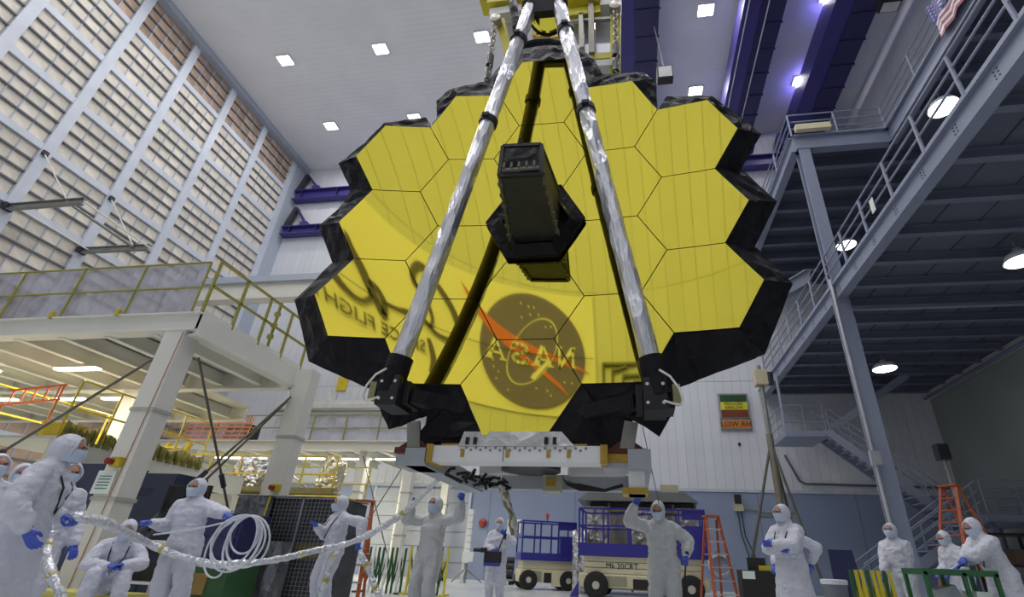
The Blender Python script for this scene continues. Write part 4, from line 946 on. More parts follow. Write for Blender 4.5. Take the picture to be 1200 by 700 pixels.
# wrapped box and white support frame underneath
wf = crinkle('white_wrap', rgb(196, 196, 194), 0.35, 0.45, 5, 1.0, dist=0.06)
beam_w = mat('frame_white', rgb(232, 232, 230), 0.4, 0, 0.03, 2)
amber = mat('amber_tape', rgb(176, 142, 40), 0.4, 0, 0.12, 8)
fgrey = mat('frame_grey', rgb(168, 172, 178), 0.45, 0.1, 0.05, 2)
q4 = [atY(544, 506, 5.44), atY(658, 506, 5.44), atY(673, 523, 5.40), atY(537, 523, 5.40)]
MB().prism(q4, (0, 0.45, 0)).build('wrapped_box', wf, tel)
for x in (548, 557, 640, 650): 
    c = atY(x, 517, 5.41); MB().box(c - Vector((0.02, 0.02, 0.04)), c + Vector((0.02, 0.02, 0.04))).build('buckle', blk_m, tel)
ZF0, ZF1 = 1.855, 2.04
sf = MB().box((-2.30, 5.42, ZF0), (-0.32, 5.7, ZF1)).build('support_frame', beam_w, tel, bevel=0.008)
for x in (-2.34, -0.32):
    MB().box((x - 0.03, 5.40, ZF0 - 0.01), (x + 0.05, 5.87, ZF1 + 0.01)).build('end_plate', amber, sf)
for k in range(13):
    for zz, off in ((ZF0 + 0.13, 0), (ZF1 - 0.03, 0.06)):
        c = Vector((-1.95 + k * 0.115 + off, 5.42, zz)); MB().cyl(c - Vector((0, 0.006, 0)), c + Vector((0, 0.002, 0)), 0.016, 8).build('bolt_hole', mat('hole_grey', rgb(130, 134, 140), 0.5), sf)
for x in (-1.93, -1.4, -0.93, -0.7): MB().box((x - 0.02, 5.405, ZF0 + 0.05), (x + 0.02, 5.42, ZF0 + 0.14)).build('amber_tab', amber, sf)
for x0, x1 in ((-2.2, -1.95), (-0.75, -0.5)): MB().box((x0, 5.42, ZF1), (x1, 5.5, ZF1 + 0.02)).build('amber_tab', amber, sf)
MB().box((-1.45, 5.41, ZF0), (-1.445, 5.42, ZF1)).build('joint_line', blk_m, sf)
# side and rear members
for x0, x1 in ((-2.62, -2.36), (-0.05, 0.2)):
    MB().box((x0, 5.4, ZF0 - 0.05), (x1, 7.8, ZF0 + 0.15)).build('side_member', fgrey, sf)
MB().box((-0.33, 5.55, ZF0 - 0.03), (0.2, 5.95, ZF0 + 0.10)).build('corner_block', fgrey, sf); MB().box((-0.3, 5.53, ZF0 + 0.03), (-0.05, 5.55, ZF0 + 0.12)).build('amber_tab', amber, sf); MB().box((0.08, 5.53, ZF0 + 0.03), (0.19, 5.55, ZF0 + 0.12)).build('amber_tab', amber, sf)
MB().box((-2.75, 5.45, ZF0 - 0.05), (-2.38, 5.9, ZF0 + 0.08)).build('corner_block', fgrey, sf)
MB().box((-0.05, 5.6, 1.56), (0.13, 5.9, ZF0 - 0.03)).build('leg_post', beam_w, sf)
MB().box((-0.12, 5.55, 1.56), (0.16, 5.92, 1.62)).build('leg_foot', amber, sf)
MB().box((-2.36, 7.5, 1.84), (-0.05, 7.75, 2.05)).build('rear_member', fgrey, sf)
for x0, x1 in ((-2.3, -1.75), (-0.95, -0.1)): MB().box((x0, 7.3, 2.03), (x1, 7.55, 2.22)).build('rear_panel', beam_w, sf)
MB().lathe([(0.42, 0), (0.42, 0.08), (0.36, 0.14)], (-1.42, 6.9, 2.0), (0, 0, 1), 24).build('adapter_ring', blk_m, sf)
MB().box((-1.3, 7.2, 1.78), (-1.05, 7.5, 2.0)).build('electronics_box', mat('bracket_pale', rgb(180, 176, 150)), sf); MB().box((-1.24, 7.18, 1.84), (-1.12, 7.2, 1.95)).build('connector', amber, sf)
for k in range(9):
    rnd = random.Random(50 + k); p0 = Vector((-2.2 + 0.05 * k, 6.0 + 0.1 * k, ZF0)); pts = [p0 + Vector((rnd.uniform(-.12, .12), rnd.uniform(-.1, .1), -0.03 * j + rnd.uniform(-.05, .05))) for j in range(5)]
    MB().tube(pts, 0.022, 6).build('cable', blk_m, sf, smooth=True)
for k in range(4): MB().tube([(-1.0, 7.2, 1.98), (-0.92 + 0.02 * k, 7.1, 1.86), (-0.75, 7.15, 1.8 + 0.02 * k), (-0.4, 7.2, 1.8), (-0.15, 7.1, 1.86)], 0.025, 6).build('cable', blk_m, sf, smooth=True)
# lift fittings on both sides: plate links and rust-brown feet
rust = mat('brown_anodised', rgb(92, 44, 30), 0.5, 0.2, 0.2, 8)
for x, sx in ((-2.62, -1), (-0.06, 1)):
    MB().bar((x, 5.62, ZF1 + 0.0), (x + sx * 0.06 * 1, 5.62, ZF1 + 0.32), 0.16, 0.05, (0, 1, 0)).build('link_plate', mat('link_grey', rgb(150, 150, 140), 0.4, 0.4), tel)
    MB().box((x - 0.22, 5.56, ZF0 + 0.12), (x + 0.22, 5.84, ZF0 + 0.19)).build('foot_pad', rust, tel)
    for s2 in (-1, 1): MB().prism([(x + s2 * 0.2, 5.6, ZF0 + 0.19), (x + s2 * 0.02, 5.6, ZF0 + 0.19), (x + s2 * 0.02, 5.6, ZF0 + 0.32)], (0, 0.2, 0)).build('foot_gusset', rust, tel)
    MB().bar((x - sx * 0.05, 5.75, ZF1), (x - sx * 0.35, 6.0, ZF1 + 0.55), 0.16, 0.14).build('support_leg', blk, tel)
    MB().bar((x - sx * 0.1, 5.8, ZF1), (x - sx * 0.0, 6.0, ZF1 + 0.6), 0.14, 0.14).build('support_leg', blk_m, tel)
# dangling cable bundle under the frame
tan_c = mat('tan_cable', rgb(150, 140, 116), 0.5, 0, 0.3, 12)
for k in range(7):
    rnd = random.Random(80 + k); pts = [Vector((-1.88 + rnd.uniform(-.05, .05) + 0.045 * j, 7.0 + rnd.uniform(-.05, .05), 1.95 - 0.13 * j)) for j in range(7)]
    MB().tube(pts, 0.028, 6).build('hanging_cable', tan_c if k % 2 else mat('white_cable', rgb(226, 224, 214)), tel, smooth=True)
# ------------------------------------------------------------------ yellow lifting frame above, with chains
lf = thing('lifting_frame', 'yellow and white lifting frame with pale panels above the telescope', 'lifting frame', (-1.3, 7, 9.5))
ly = mat('lifting_yellow', rgb(204, 192, 48), 0.45, 0, 0.08, 3)
lw = mat('lifting_white', rgb(208, 208, 204), 0.45, 0, 0.05, 3)
YF = 6.7
def P(x, y, Y=YF): return atY(x, y, Y)
def fb(a, b, w_, h_, mt, name): MB().bar(P(*a), P(*b), w_, h_, (0, 1, 0)).build(name, mt, lf)
fb((574, 9), (616, 4), 0.3, 0.42, ly, 'top_beam'); fb((662, 6), (704, 4), 0.35, 0.5, ly, 'top_beam'); fb((704, 8), (728, 6), 0.35, 0.3, lw, 'top_beam')
fb((575, 20), (612, 14), 0.25, 0.25, lw, 'cross_beam'); fb((660, 20), (704, 15), 0.25, 0.2, ly, 'cross_beam')
fb((587, 27), (597, 68), 0.2, 0.2, ly, 'side_post'); fb((722, -8), (721, 86), 0.22, 0.22, ly, 'side_post')
fb((690, 71), (722, 69), 0.18, 0.2, ly, 'bottom_beam'); fb((692, 82), (722, 80), 0.18, 0.3, lw, 'bottom_beam')
fb((693, 8), (694, 70), 0.12, 0.35, mat('bronze_plate', rgb(128, 122, 108), 0.4, 0.3), 'centre_post')
fb((681, 20), (682, 60), 0.1, 0.2, mat('link_grey', rgb(150, 150, 140)), 'centre_post')
fb((660, 26), (720, 22), 0.08, 0.08, mat('link_grey', rgb(150, 150, 140)), 'tie_bar')
for pts in ([(664, 16), (690, 16), (690, 66), (680, 60), (668, 40)], [(697, 14), (716, 12), (716, 66), (698, 66)], [(592, 24), (604, 22), (604, 45), (598, 60)]):
    MB().prism([P(x, y, YF + 0.25) for x, y in pts], (0, 0.03, 0)).build('panel', crinkle('pale_panel', rgb(206, 208, 226), 0.3, 0.2, 3, 0.5), lf)
for k in range(6): MB().bar(P(607 + k * 2.2, 10), P(607.5 + k * 2.2, 2), 0.05, 0.05).build('bolt', ly, lf)
MB().box(P(577, 2) - Vector((0.25, 0.2, 0.2)), P(577, 2) + Vector((0.25, 0.2, 0.15))).build('winch', ly, lf)
MB().tube([P(600, -8, 6.3), P(602, 10, 6.3), P(605, 28, 6.3), P(607, 42, 6.3)], 0.1, 10).build('black_hose', blk, lf, smooth=True)
hangx = [(-2.9, 6.7), (0.0, 6.7)]
for x, y in hangx: MB().cyl((x, y, 12.2), (0.3 if x < -1 else 0.5, y, zg - 0.03), 0.04, 8).build('suspension_cable', mat('cable_steel', rgb(120, 120, 124), 0.4, 0.7), lf)
# amber instrument cluster below the secondary mirror
for i, (x0, y0, x1, y1) in enumerate(((627, 22, 650, 44), (648, 28, 660, 48), (630, 38, 655, 45))):
    a, b = P(x0, y0, 6.2), P(x1, y1, 6.2); MB().box((a.x, 6.1, b.z), (b.x, 6.4, a.z)).build('amber_cover', mat('amber_cover', rgb(214, 178, 30), 0.35, 0, 0.25, 5), lf)
for k in range(6): 
    c = P(630 + k * 5, 50, 6.1); MB().ball(c, 0.07, 8).build('valve', mat('dark_fitting', rgb(40, 40, 42), 0.35, 0.4), lf)
def chain(label, top, bot, Y, n):
    t = thing('chain_sling', label, 'chain', P(*bot, Y)); a = P(*top, Y); b = P(*bot, Y); d = (b - a).normalized(); s1 = d.orthogonal().normalized(); s2 = d.cross(s1)
    L0 = (b - a).length / n
    for k in range(n):
        c = a.lerp(b, (k + 0.5) / n); e = s1 if k % 2 else s2
        MB().tube([c + d * (L0 * 0.62 * math.cos(q_)) + e * (0.055 * math.sin(q_)) for q_ in [i * math.pi / 5 for i in range(10)]], 0.02, 6, closed=True).build('chain_link', mat('chain_steel', rgb(178, 174, 160), 0.35, 0.7), t)
    MB().lathe([(0.05, -0.1), (0.13, -0.08), (0.13, 0.08), (0.05, 0.1)], a, (0, 1, 0), 14).build('shackle', mat('chain_steel', rgb(178, 174, 160)), t)
    MB().cyl(b - d * 0.35, b, 0.07, 8).build('turnbuckle', mat('dark_fitting', rgb(40, 40, 42)), t)
    MB().cyl(a + d * 0.62 * (b - a).length, a + d * 0.78 * (b - a).length, 0.08, 8).build('load_cell', mat('dark_fitting', rgb(40, 40, 42)), t)
chain('slack chain sling beside the left strut, hung from the lifting frame winch', (581, 24), (571, 94), 6.5, 16)
chain('chain sling in front of the navy girder, hung from the lifting frame post', (721, 9), (722, 84), 6.45, 16)
for (x0, x1), lab in (((748, 744), 'thin tag line hanging from the telescope frame to a technician'), ):
    one('tag_line', lab, 'rope', MB().cyl(atY(753, 500, 7.0), atY(772, 590, 7.6), 0.006, 6), mat('rope_grey', rgb(90, 90, 92)), group=None)
# ================================================================== PEOPLE
from mathutils import noise
suit = mat('cleanroom_suit', rgb(212, 214, 226), 0.7, 0, 0.04, 5, bump=0.8, bscale=11)
suit_w = mat('cleanroom_suit_warm', rgb(204, 206, 206), 0.7, 0, 0.04, 5, bump=0.8, bscale=11)
glovem = mat('nitrile_glove', rgb(66, 88, 190), 0.45, 0, 0.08, 20)
skinm = mat('skin', rgb(176, 128, 104), 0.55, 0, 0.05, 20)
maskm = mat('face_mask', rgb(200, 214, 236), 0.7, 0, 0.03, 10, bump=0.1, bscale=60)
hoodm = mat('hood_seam', rgb(206, 210, 224), 0.7, 0, 0.03, 10)
eyem = mat('eye_dark', rgb(30, 24, 22), 0.3)
glassm = mat('safety_glass', rgb(60, 60, 66), 0.1, 0.0, 0.0, alpha=0.55)
strapm = mat('black_strap', rgb(34, 34, 40), 0.6)
TMP = bpy.data.scenes.new('remesh_scratch')      # small scratch scene: removed again below
def remesh(mb, voxel, smooth=4, fac=0.5):
    me = bpy.data.meshes.new('tmp'); me.from_pydata([tuple(v) for v in mb.v], [], mb.f); me.update()
    o = bpy.data.objects.new('tmp', me); TMP.collection.objects.link(o)
    r = o.modifiers.new('r', 'REMESH'); r.mode = 'VOXEL'; r.voxel_size = voxel
    s = o.modifiers.new('s', 'SMOOTH'); s.iterations = smooth; s.factor = fac
    vl = TMP.view_layers[0]; vl.update()
    out = bpy.data.meshes.new_from_object(o.evaluated_get(vl.depsgraph))
    bpy.data.objects.remove(o); bpy.data.meshes.remove(me)
    out.polygons.foreach_set('use_smooth', [True] * len(out.polygons))
    return out
def capsule(mb, pts, rs, n=12):
    for i in range(len(pts) - 1):
        mb.tube([pts[i], pts[i + 1]], 0, n, rs=[rs[i], rs[i + 1]])
    for p_, r_ in zip(pts, rs): mb.ball(p_, r_ * 1.0, n)
# gloves: wrist at the origin, fingers along +Z, palm facing -Y, thumb on +X
def glove_mesh(curl, spread=0.12):
    mb = MB()
    capsule(mb, [Vector((0, 0, -0.05)), Vector((0, 0, 0.02))], [0.038, 0.034])
    for x in (-0.026, -0.009, 0.009, 0.026): capsule(mb, [Vector((x * 0.8, 0, 0.02)), Vector((x, 0.0, 0.085))], [0.019, 0.016], 8)
    for k, (x, L) in enumerate(((-0.032, 0.062), (-0.011, 0.078), (0.011, 0.084), (0.032, 0.074))):
        p_ = Vector((x, 0, 0.088)); a = curl * 0.5; pts = [p_]
        for j, fr in enumerate((0.45, 0.32, 0.25)):
            d = Vector((x * spread / 0.03 * 0.5, -math.sin(a), math.cos(a))).normalized(); p_ = p_ + d * L * fr; pts.append(p_); a += curl
        capsule(mb, pts, [0.0125, 0.0115, 0.0105, 0.0095], 8)
    capsule(mb, [Vector((0.028, -0.005, 0.03)), Vector((0.05, -0.02 - 0.012 * curl, 0.062)), Vector((0.05 - 0.012 * curl, -0.03 - 0.025 * curl, 0.09))], [0.017, 0.0135, 0.011], 8)
    me = remesh(mb, 0.0055, 2, 0.4); me.materials.append(glovem); me.name = 'glove'; return me
GLV = {'relaxed': glove_mesh(0.35), 'grip': glove_mesh(1.1), 'flat': glove_mesh(0.12, 0.3)}
# face parts around the head centre: +Y forward, +X right, +Z up
def face_mesh():
    mb = MB(); mb.ball((0, 0.018, 0.0), 1, 20, (0.078, 0.098, 0.118))
    mb.ball((0, 0.115, -0.02), 0.02, 8, (0.8, 1.0, 1.5)); mb.ball((-0.03, 0.102, 0.03), 0.016, 8, (1.5, 0.8, 0.7)); mb.ball((0.03, 0.102, 0.03), 0.016, 8, (1.5, 0.8, 0.7))
    me = remesh(mb, 0.008, 2); me.materials.append(skinm); me.name = 'face'; return me
def mask_mesh():
    mb = MB(); n = 12; rows = 6
    for j in range(rows + 1):
        v_ = j / rows; z = 0.012 - 0.118 * v_
        for i in range(n + 1):
            a = (i / n - 0.5) * math.pi * 1.06; bul = 0.016 * math.sin(math.pi * min(1, 0.15 + v_)) * math.cos(a) ** 2
            rx = 0.088 * (1 - 0.18 * v_ * v_); ry = 0.108 * (1 - 0.12 * v_ * v_) + bul
            mb.v.append(Vector((rx * math.sin(a), 0.02 + ry * math.cos(a), z + 0.006 * math.sin(3 * v_ * 6.28) * 0.3)))
    for j in range(rows):
        for i in range(n):
            q_ = j * (n + 1) + i; mb.f.append((q_, q_ + n + 1, q_ + n + 2, q_ + 1))
    return mb.mesh('face_mask', maskm, smooth=True)
def eyes_mesh(sx):
    mb = MB(); mb.ball((sx * 0.031, 0.106, 0.018), 0.011, 8, (1.3, 0.6, 0.8)); return mb.mesh('eye', eyem, smooth=True)
def brow_mesh(sx):
    mb = MB(); mb.bar((sx * 0.014, 0.117, 0.036), (sx * 0.05, 0.104, 0.037), 0.01, 0.006); return mb.mesh('eyebrow', eyem)
def rim_mesh():
    mb = MB(); mb.tube([Vector((0.086 * math.cos(a), 0.066 - 0.02 * abs(math.sin(a)) + (0.012 if math.sin(a) > 0 else 0), 0.002 + 0.112 * math.sin(a))) for a in [k * math.pi / 12 for k in range(24)]], 0.012, 8, closed=True); return mb.mesh('hood_rim', hoodm, smooth=True)
FACE, MASK, EYES, BROWS, RIM = face_mesh(), mask_mesh(), [eyes_mesh(-1), eyes_mesh(1)], [brow_mesh(-1), brow_mesh(1)], rim_mesh()
def boot_mesh():
    bt = MB(); capsule(bt, [Vector((0, -0.05, 0.05)), Vector((0, 0.14, 0.045))], [0.05, 0.042]); capsule(bt, [Vector((0, 0, 0.145)), Vector((0, -0.02, 0.055))], [0.07, 0.052])
    me = remesh(bt, 0.014, 2); zmin = min(v.co.z for v in me.vertices); me.transform(Matrix.Translation((0, 0, -zmin))); me.materials.append(hoodm); me.name = 'boot'; return me
BOOT = boot_mesh()
def ik(S_, W_, a, b, pole):
    d = W_ - S_; L = min(d.length, (a + b) * 0.999); d.normalize(); W2 = S_ + d * L
    x = (a * a - b * b + L * L) / (2 * L); h = math.sqrt(max(0, a * a - x * x)); p_ = pole - d * pole.dot(d)
    p_ = p_.normalized() if p_.length > 1e-5 else d.orthogonal().normalized()
    return S_ + d * x + p_ * h, W2
def person(label, X, Y, face, hands, Hh=1.76, lean=0.0, side=0.0, head=(0, 0), frock=False, seat=None, feet=None, gl=('relaxed', 'relaxed'), palm=((0, 0, -1), (0, 0, -1)), pole=((0.3, -0.5, -0.8), (-0.3, -0.5, -0.8)), mt=None, strap=False, seed=0, base=0.0, bulk=1.0, group=None):
    """hands: world positions of the right and left wrist; face: 0 looks at the camera, +90 to +X"""
    k = Hh / 1.76; mt = mt or suit
    a = R(face); F = Vector((math.sin(a), -math.cos(a), 0)); Rt = Vector((-math.cos(a), -math.sin(a), 0)); U = Vector((0, 0, 1)); O = Vector((X, Y, base))
    zh = (seat if seat is not None else 0.93 * k)          # hip height
    def T(x, y, z):                                        # local (right, forward, height over hip) with torso lean
        yy = y * math.cos(lean) + z * math.sin(lean); zz = z * math.cos(lean) - y * math.sin(lean)
        return O + Rt * (x + math.sin(side) * z) * 1.0 + F * yy + U * (zh + zz)
    t = thing('person', label, 'person', (X, Y, base), group)
    mb = MB()
    def eball(c, sx, sy, sz, yaw=None):
        b0 = len(mb.v); mb.ball((0, 0, 0), 1, 14)
        for i in range(b0, len(mb.v)):
            v = mb.v[i]; mb.v[i] = c + Rt * (v.x * sx) + (F * math.cos(lean) - U * math.sin(lean)) * (v.y * sy) + (U * math.cos(lean) + F * math.sin(lean)) * (v.z * sz)
    bk = bulk * k
    for z, wx, dy, sy in ((-0.06, .195, 0, .165), (0.04, .195, 0, .16), (0.14, .19, 0.005, .15), (0.24, .20, 0.01, .155), (0.34, .205, 0.01, .155), (0.42, .185, 0.0, .135), (0.49, .14, -0.005, .11)):
        eball(T(0, dy * k, z * k), wx * bk, sy * bk, 0.12 * k)
    sh = [T(s * 0.18 * k, -0.01 * k, 0.452 * k) for s in (1, -1)]
    neck = T(0, 0.0, 0.53 * k)
    hy, hp = R(head[0]), R(head[1]) + lean * 0.6
    HF = (F * math.cos(hy) + Rt * math.sin(hy)); HF = (HF * math.cos(hp) - U * math.sin(hp)).normalized(); HR = HF.cross(U).normalized(); HU = HR.cross(HF)
    hc = T(0, 0.02 * k, 0.53 * k) + (U * math.cos(lean * .5) + F * math.sin(lean * .5)) * 0.155 * k + HF * 0.015
    capsule(mb, [T(0, -0.02, 0.44 * k), neck, hc - HU * 0.05 - HF * 0.02], [0.11 * k, 0.085 * k, 0.085 * k])
    b0 = len(mb.v); mb.ball((0, 0, 0), 1, 18)
    for i in range(b0, len(mb.v)):
        v = mb.v[i]; mb.v[i] = hc - HF * 0.022 * k + HU * 0.012 * k + HR * (v.x * 0.104 * k) + HF * (v.y * 0.118 * k) + HU * (v.z * 0.138 * k)
    for s_ in sh: capsule(mb, [T(0, -0.01 * k, 0.51 * k), s_], [0.085 * k, 0.078 * k])
    # arms
    wr = []; el = []
    for i in (0, 1):
        W_ = Vector(hands[i]); pl = Rt * pole[i][0] + F * pole[i][1] + U * pole[i][2]
        e, W2 = ik(sh[i], W_, 0.295 * k, 0.265 * k, pl); wr.append(W2); el.append(e)
        capsule(mb, [sh[i], sh[i].lerp(e, .5), e, e.lerp(W2, .55), W2 - (W2 - e).normalized() * 0.02], [0.08 * bk, 0.084 * bk, 0.080 * bk, 0.074 * bk, 0.054 * k])
    # legs
    ank = []
    for i, s in ((0, 1), (1, -1)):
        hip = T(s * 0.095 * k, 0, -0.02 * k)
        if feet: A = O + Rt * feet[i][0] + F * feet[i][1] + U * 0.085
        else: A = O + Rt * (s * 0.12 * k) + F * 0.0 + U * 0.085
        kn, A = ik(hip, A, 0.43 * k, 0.42 * k, F + Rt * s * 0.15); ank.append((A, kn))
        capsule(mb, [hip, hip.lerp(kn, .5), kn, kn.lerp(A, .5), A + U * 0.02], [0.125 * bk, 0.112 * bk, 0.094 * bk, 0.09 * bk, 0.072 * bk], 14)
    if frock:
        hem = O + U * 0.42 * k
        for j in range(8):
            f_ = j / 7; c = T(0, 0, 0.0).lerp(hem, f_); b0 = len(mb.v); mb.ball((0, 0, 0), 1, 14)
            for q_ in range(b0, len(mb.v)):
                v = mb.v[q_]; mb.v[q_] = c + Rt * v.x * (0.20 + 0.05 * f_) * bk + F * v.y * (0.17 + 0.06 * f_) * bk + U * v.z * 0.08
    me = remesh(mb, 0.019, 5, 0.5)
    so = Vector((seed * 3.1, seed * 1.7, 0))
    nrm = [v.normal.copy() for v in me.vertices]; cos = []
    for v, nv in zip(me.vertices, nrm):
        p_ = v.co; n_ = noise.noise((p_ + so) * 7.0) * 0.011 + (1 - abs(noise.noise(Vector((p_.x * 9, p_.y * 9, p_.z * 15)) + so)) * 2.2) * 0.010 + (1 - abs(noise.noise(Vector((p_.x * 17, p_.y * 17, p_.z * 9)) + so)) * 2) * 0.006
        if (p_ - hc).length < 0.2: n_ *= 0.3
        cos.extend(p_ + nv * n_)
    me.vertices.foreach_set('co', cos); me.update()
    bs_ = OFF[t.name]
    me.transform(Matrix.Translation(-bs_)); me.materials.clear(); me.materials.append(mt); me.name = 'coverall'
    link('coverall', me, t)
    HM = Matrix((HR * k, HF * k, HU * k)).transposed().to_4x4(); HM.translation = hc - bs_
    def put(name, data, M, par=t):
        o = bpy.data.objects.new(name, data); COL.objects.link(o); o.parent = par; OFF[o.name] = bs_.copy(); o.matrix_local = M; return o
    fo = put('face', FACE, HM); 
    for q_ in (0, 1): put('eye', EYES[q_], Matrix.Identity(4), fo); put('eyebrow', BROWS[q_], Matrix.Identity(4), fo)
    put('face_mask', MASK, HM); put('hood_rim', RIM, HM)
    for i, s in ((0, 1), (1, -1)):
        d = (wr[i] - el[i]).normalized(); pn = Vector(palm[i]); pn = (pn - d * pn.dot(d)); pn = pn.normalized() if pn.length > 1e-4 else d.orthogonal().normalized()
        y = -pn; x = y.cross(d).normalized()
        M = Matrix((x * (k * 1.04) * s, y * k * 1.04, d * k * 1.04)).transposed().to_4x4(); M.translation = wr[i] - bs_
        put('glove', GLV[gl[i]], M)
        MB().cyl(wr[i] - d * 0.045, wr[i] - d * 0.0, 0.05 * k, 12, 0.043 * k).build('cuff', strapm if (seed + i) % 2 else hoodm, t)
        A, kn = ank[i]; M = Matrix((Rt, F, U)).transposed().to_4x4(); M.translation = Vector((A.x, A.y, base)) - bs_
        put('boot', BOOT, M)
    if strap:
        c1 = T(0.1 * k, 0.06 * k, 0.53 * k); c2 = T(0.09 * k, 0.172 * k, 0.36 * k); c3 = T(0.03 * k, 0.18 * k, 0.15 * k); c4 = T(-0.09 * k, 0.172 * k, 0.36 * k); c5 = T(-0.1 * k, 0.06 * k, 0.53 * k); c6 = T(0, -0.1 * k, 0.56 * k)
        MB().tube([c6, c1, c2, c3, c4, c5], 0.008, 6, closed=True).build('lanyard', strapm, t, smooth=True)
    t['_hc'] = tuple(hc)
    return t, wr, el, T
def hpx(x, y, Y): return atY(x, y, Y)
fl_ = lambda X, Y, face, s, fw, z: Vector((X, Y, 0)) + Vector((-math.cos(R(face)), -math.sin(R(face)), 0)) * s + Vector((math.sin(R(face)), -math.cos(R(face)), 0)) * fw + Vector((0, 0, z))
# at the left, by the front platform
P1 = person('technician in white frock leading the group, passing the foil cable, other glove hanging', -5.33, 3.88, 122, (hpx(31, 622, 3.68), hpx(74, 606, 4.05)), 1.8, 0.06, frock=True, gl=('relaxed', 'grip'), palm=((0, 1, 0), (0, 0, -1)), pole=((0.6, -0.8, -0.2), (0, -0.4, -1)), strap=True, seed=1, bulk=1.08)
P2 = person('technician in white hood half hidden at the rear of the group', -7.15, 4.67, 70, (fl_(-7.15, 4.67, 70, .28, .05, .85), fl_(-7.15, 4.67, 70, -.28, .05, .85)), 1.75, seed=2)
P3 = person('technician looking over the shoulder of the one passing the cable', -7.4, 5.12, 55, (fl_(-7.4, 5.12, 55, .28, .05, .85), fl_(-7.4, 5.12, 55, -.28, .05, .85)), 1.72, seed=3, head=(-10, 5))
P4 = person('technician mostly hidden behind the one passing the cable, gripping its lower end', -6.35, 4.84, 72, (hpx(57, 628, 4.62), fl_(-6.35, 4.84, 72, -.28, .1, .85)), 1.70, seed=4, gl=('grip', 'relaxed'), pole=((0.8, -0.6, -0.3), (-.3, -.5, -.8)), head=(8, 4))
P5 = person('technician sitting on the yellow kerb by the pillar, hands on the knees', -7.25, 6.62, 48, (fl_(-7.25, 6.62, 48, .06, .40, .60), fl_(-7.25, 6.62, 48, -.10, .42, .62)), 1.72, 0.32, seat=0.42, feet=((.16, .42), (-.2, .5)), seed=5, strap=True, head=(0, 14), pole=((1, -.4, -.3), (-1, -.4, -.3)))
P6 = person('technician with arms spread, holding a coil of clear tubing and the foil cable', -6.06, 6.43, 12, (hpx(177, 613, 6.15), hpx(276, 607, 6.15)), 1.76, 0.03, side=0.12, feet=((0.04, 0.02), (-0.22, 0.0)), seed=6, gl=('grip', 'grip'), palm=((0, 0, -1), (0, 0, -1)), pole=((.2, -.4, -.8), (-.2, -.4, -.8)), head=(6, 4), bulk=1.05)
P7 = person('technician stretching out one hand beside the caged crate', -4.92, 8.16, -28, (hpx(371, 617, 7.85), hpx(421, 632, 8.05)), 1.76, 0.02, seed=7, gl=('flat', 'relaxed'), palm=((0, 0, -1), (0, 1, 0)), strap=True, head=(12, 5), pole=((.2, -.4, -.8), (-.7, -.5, -.2)))
P8 = person('technician with both gloves raised under the telescope frame', -3.15, 7.93, -12, (hpx(483, 594, 7.7), hpx(541, 587, 7.7)), 1.75, 0, seed=8, gl=('flat', 'grip'), palm=((0, -1, 0), (0, -1, 0)), pole=((.8, -.2, -.6), (-.8, -.2, -.6)), head=(10, -4), mt=suit_w)
P9 = person('photographer in a white frock holding a radio to the mask, camera bag at the hip', -3.14, 12.0, 4, (hpx(578, 645, 11.75), hpx(592, 627, 11.72)), 1.76, 0, frock=True, seed=9, gl=('grip', 'grip'), palm=((0, 1, 0), (0, 1, 0)), pole=((.8, -.4, -.4), (-.9, -.1, -.7)))
P10 = person('technician with one glove up steadying the telescope frame corner, the other holding a wand', 0.40, 7.95, -8, (hpx(744, 592, 7.8), hpx(804, 652, 7.85)), 1.76, 0.05, side=0.06, seed=10, gl=('flat', 'grip'), palm=((0, -1, 0), (0, 1, 0)), pole=((.9, -.1, -.5), (-.6, -.5, -.2)), head=(8, 16), mt=suit_w, bulk=1.08)
P11 = person('technician in long white frock with arms crossed, black lanyard', 2.27, 8.39, -48, (fl_(2.27, 8.39, -48, -.02, .26, 1.16), fl_(2.27, 8.39, -48, .04, .29, 1.22)), 1.8, 0, frock=True, seed=11, gl=('relaxed', 'relaxed'), palm=((0, 1, 0), (0, 1, 0)), pole=((1, .1, -.5), (-1, .1, -.5)), strap=True, bulk=1.1, head=(10, 2))
P11b = person('technician standing hidden behind the one with crossed arms, gloves hanging', 2.6, 9.5, -50, (hpx(907, 666, 9.3), hpx(951, 660, 9.45)), 1.74, 0, seed=12, pole=((.6, -.6, -.2), (-.6, -.6, -.2)))
P12 = person('technician standing with both arms hanging, in front of the grey mezzanine column', 4.56, 10.2, -42, (hpx(1037, 682, 10.05), hpx(1065, 682, 10.1)), 1.72, 0, seed=13, pole=((.6, -.6, -.2), (-.6, -.6, -.2)), palm=((0, 1, 0), (0, 1, 0)))
P13 = person('technician leaning in beside the green cart, partly behind another', 6.15, 11.4, -70, (fl_(6.15, 11.4, -70, .15, .32, .95), fl_(6.15, 11.4, -70, -.12, .34, .95)), 1.72, 0.22, seed=14, head=(0, 12))
P14 = person('technician bending over the green cart with both gloves on its top', 5.62, 9.35, -78, (hpx(1124, 664, 9.0), hpx(1122, 665, 9.25)), 1.8, 0.34, seed=15, frock=True, gl=('flat', 'flat'), palm=((0, 0, -1), (0, 0, -1)), strap=True, head=(0, 12), bulk=1.08, pole=((.5, -.5, -.7), (-.5, -.5, -.7)))

bpy.data.scenes.remove(TMP)
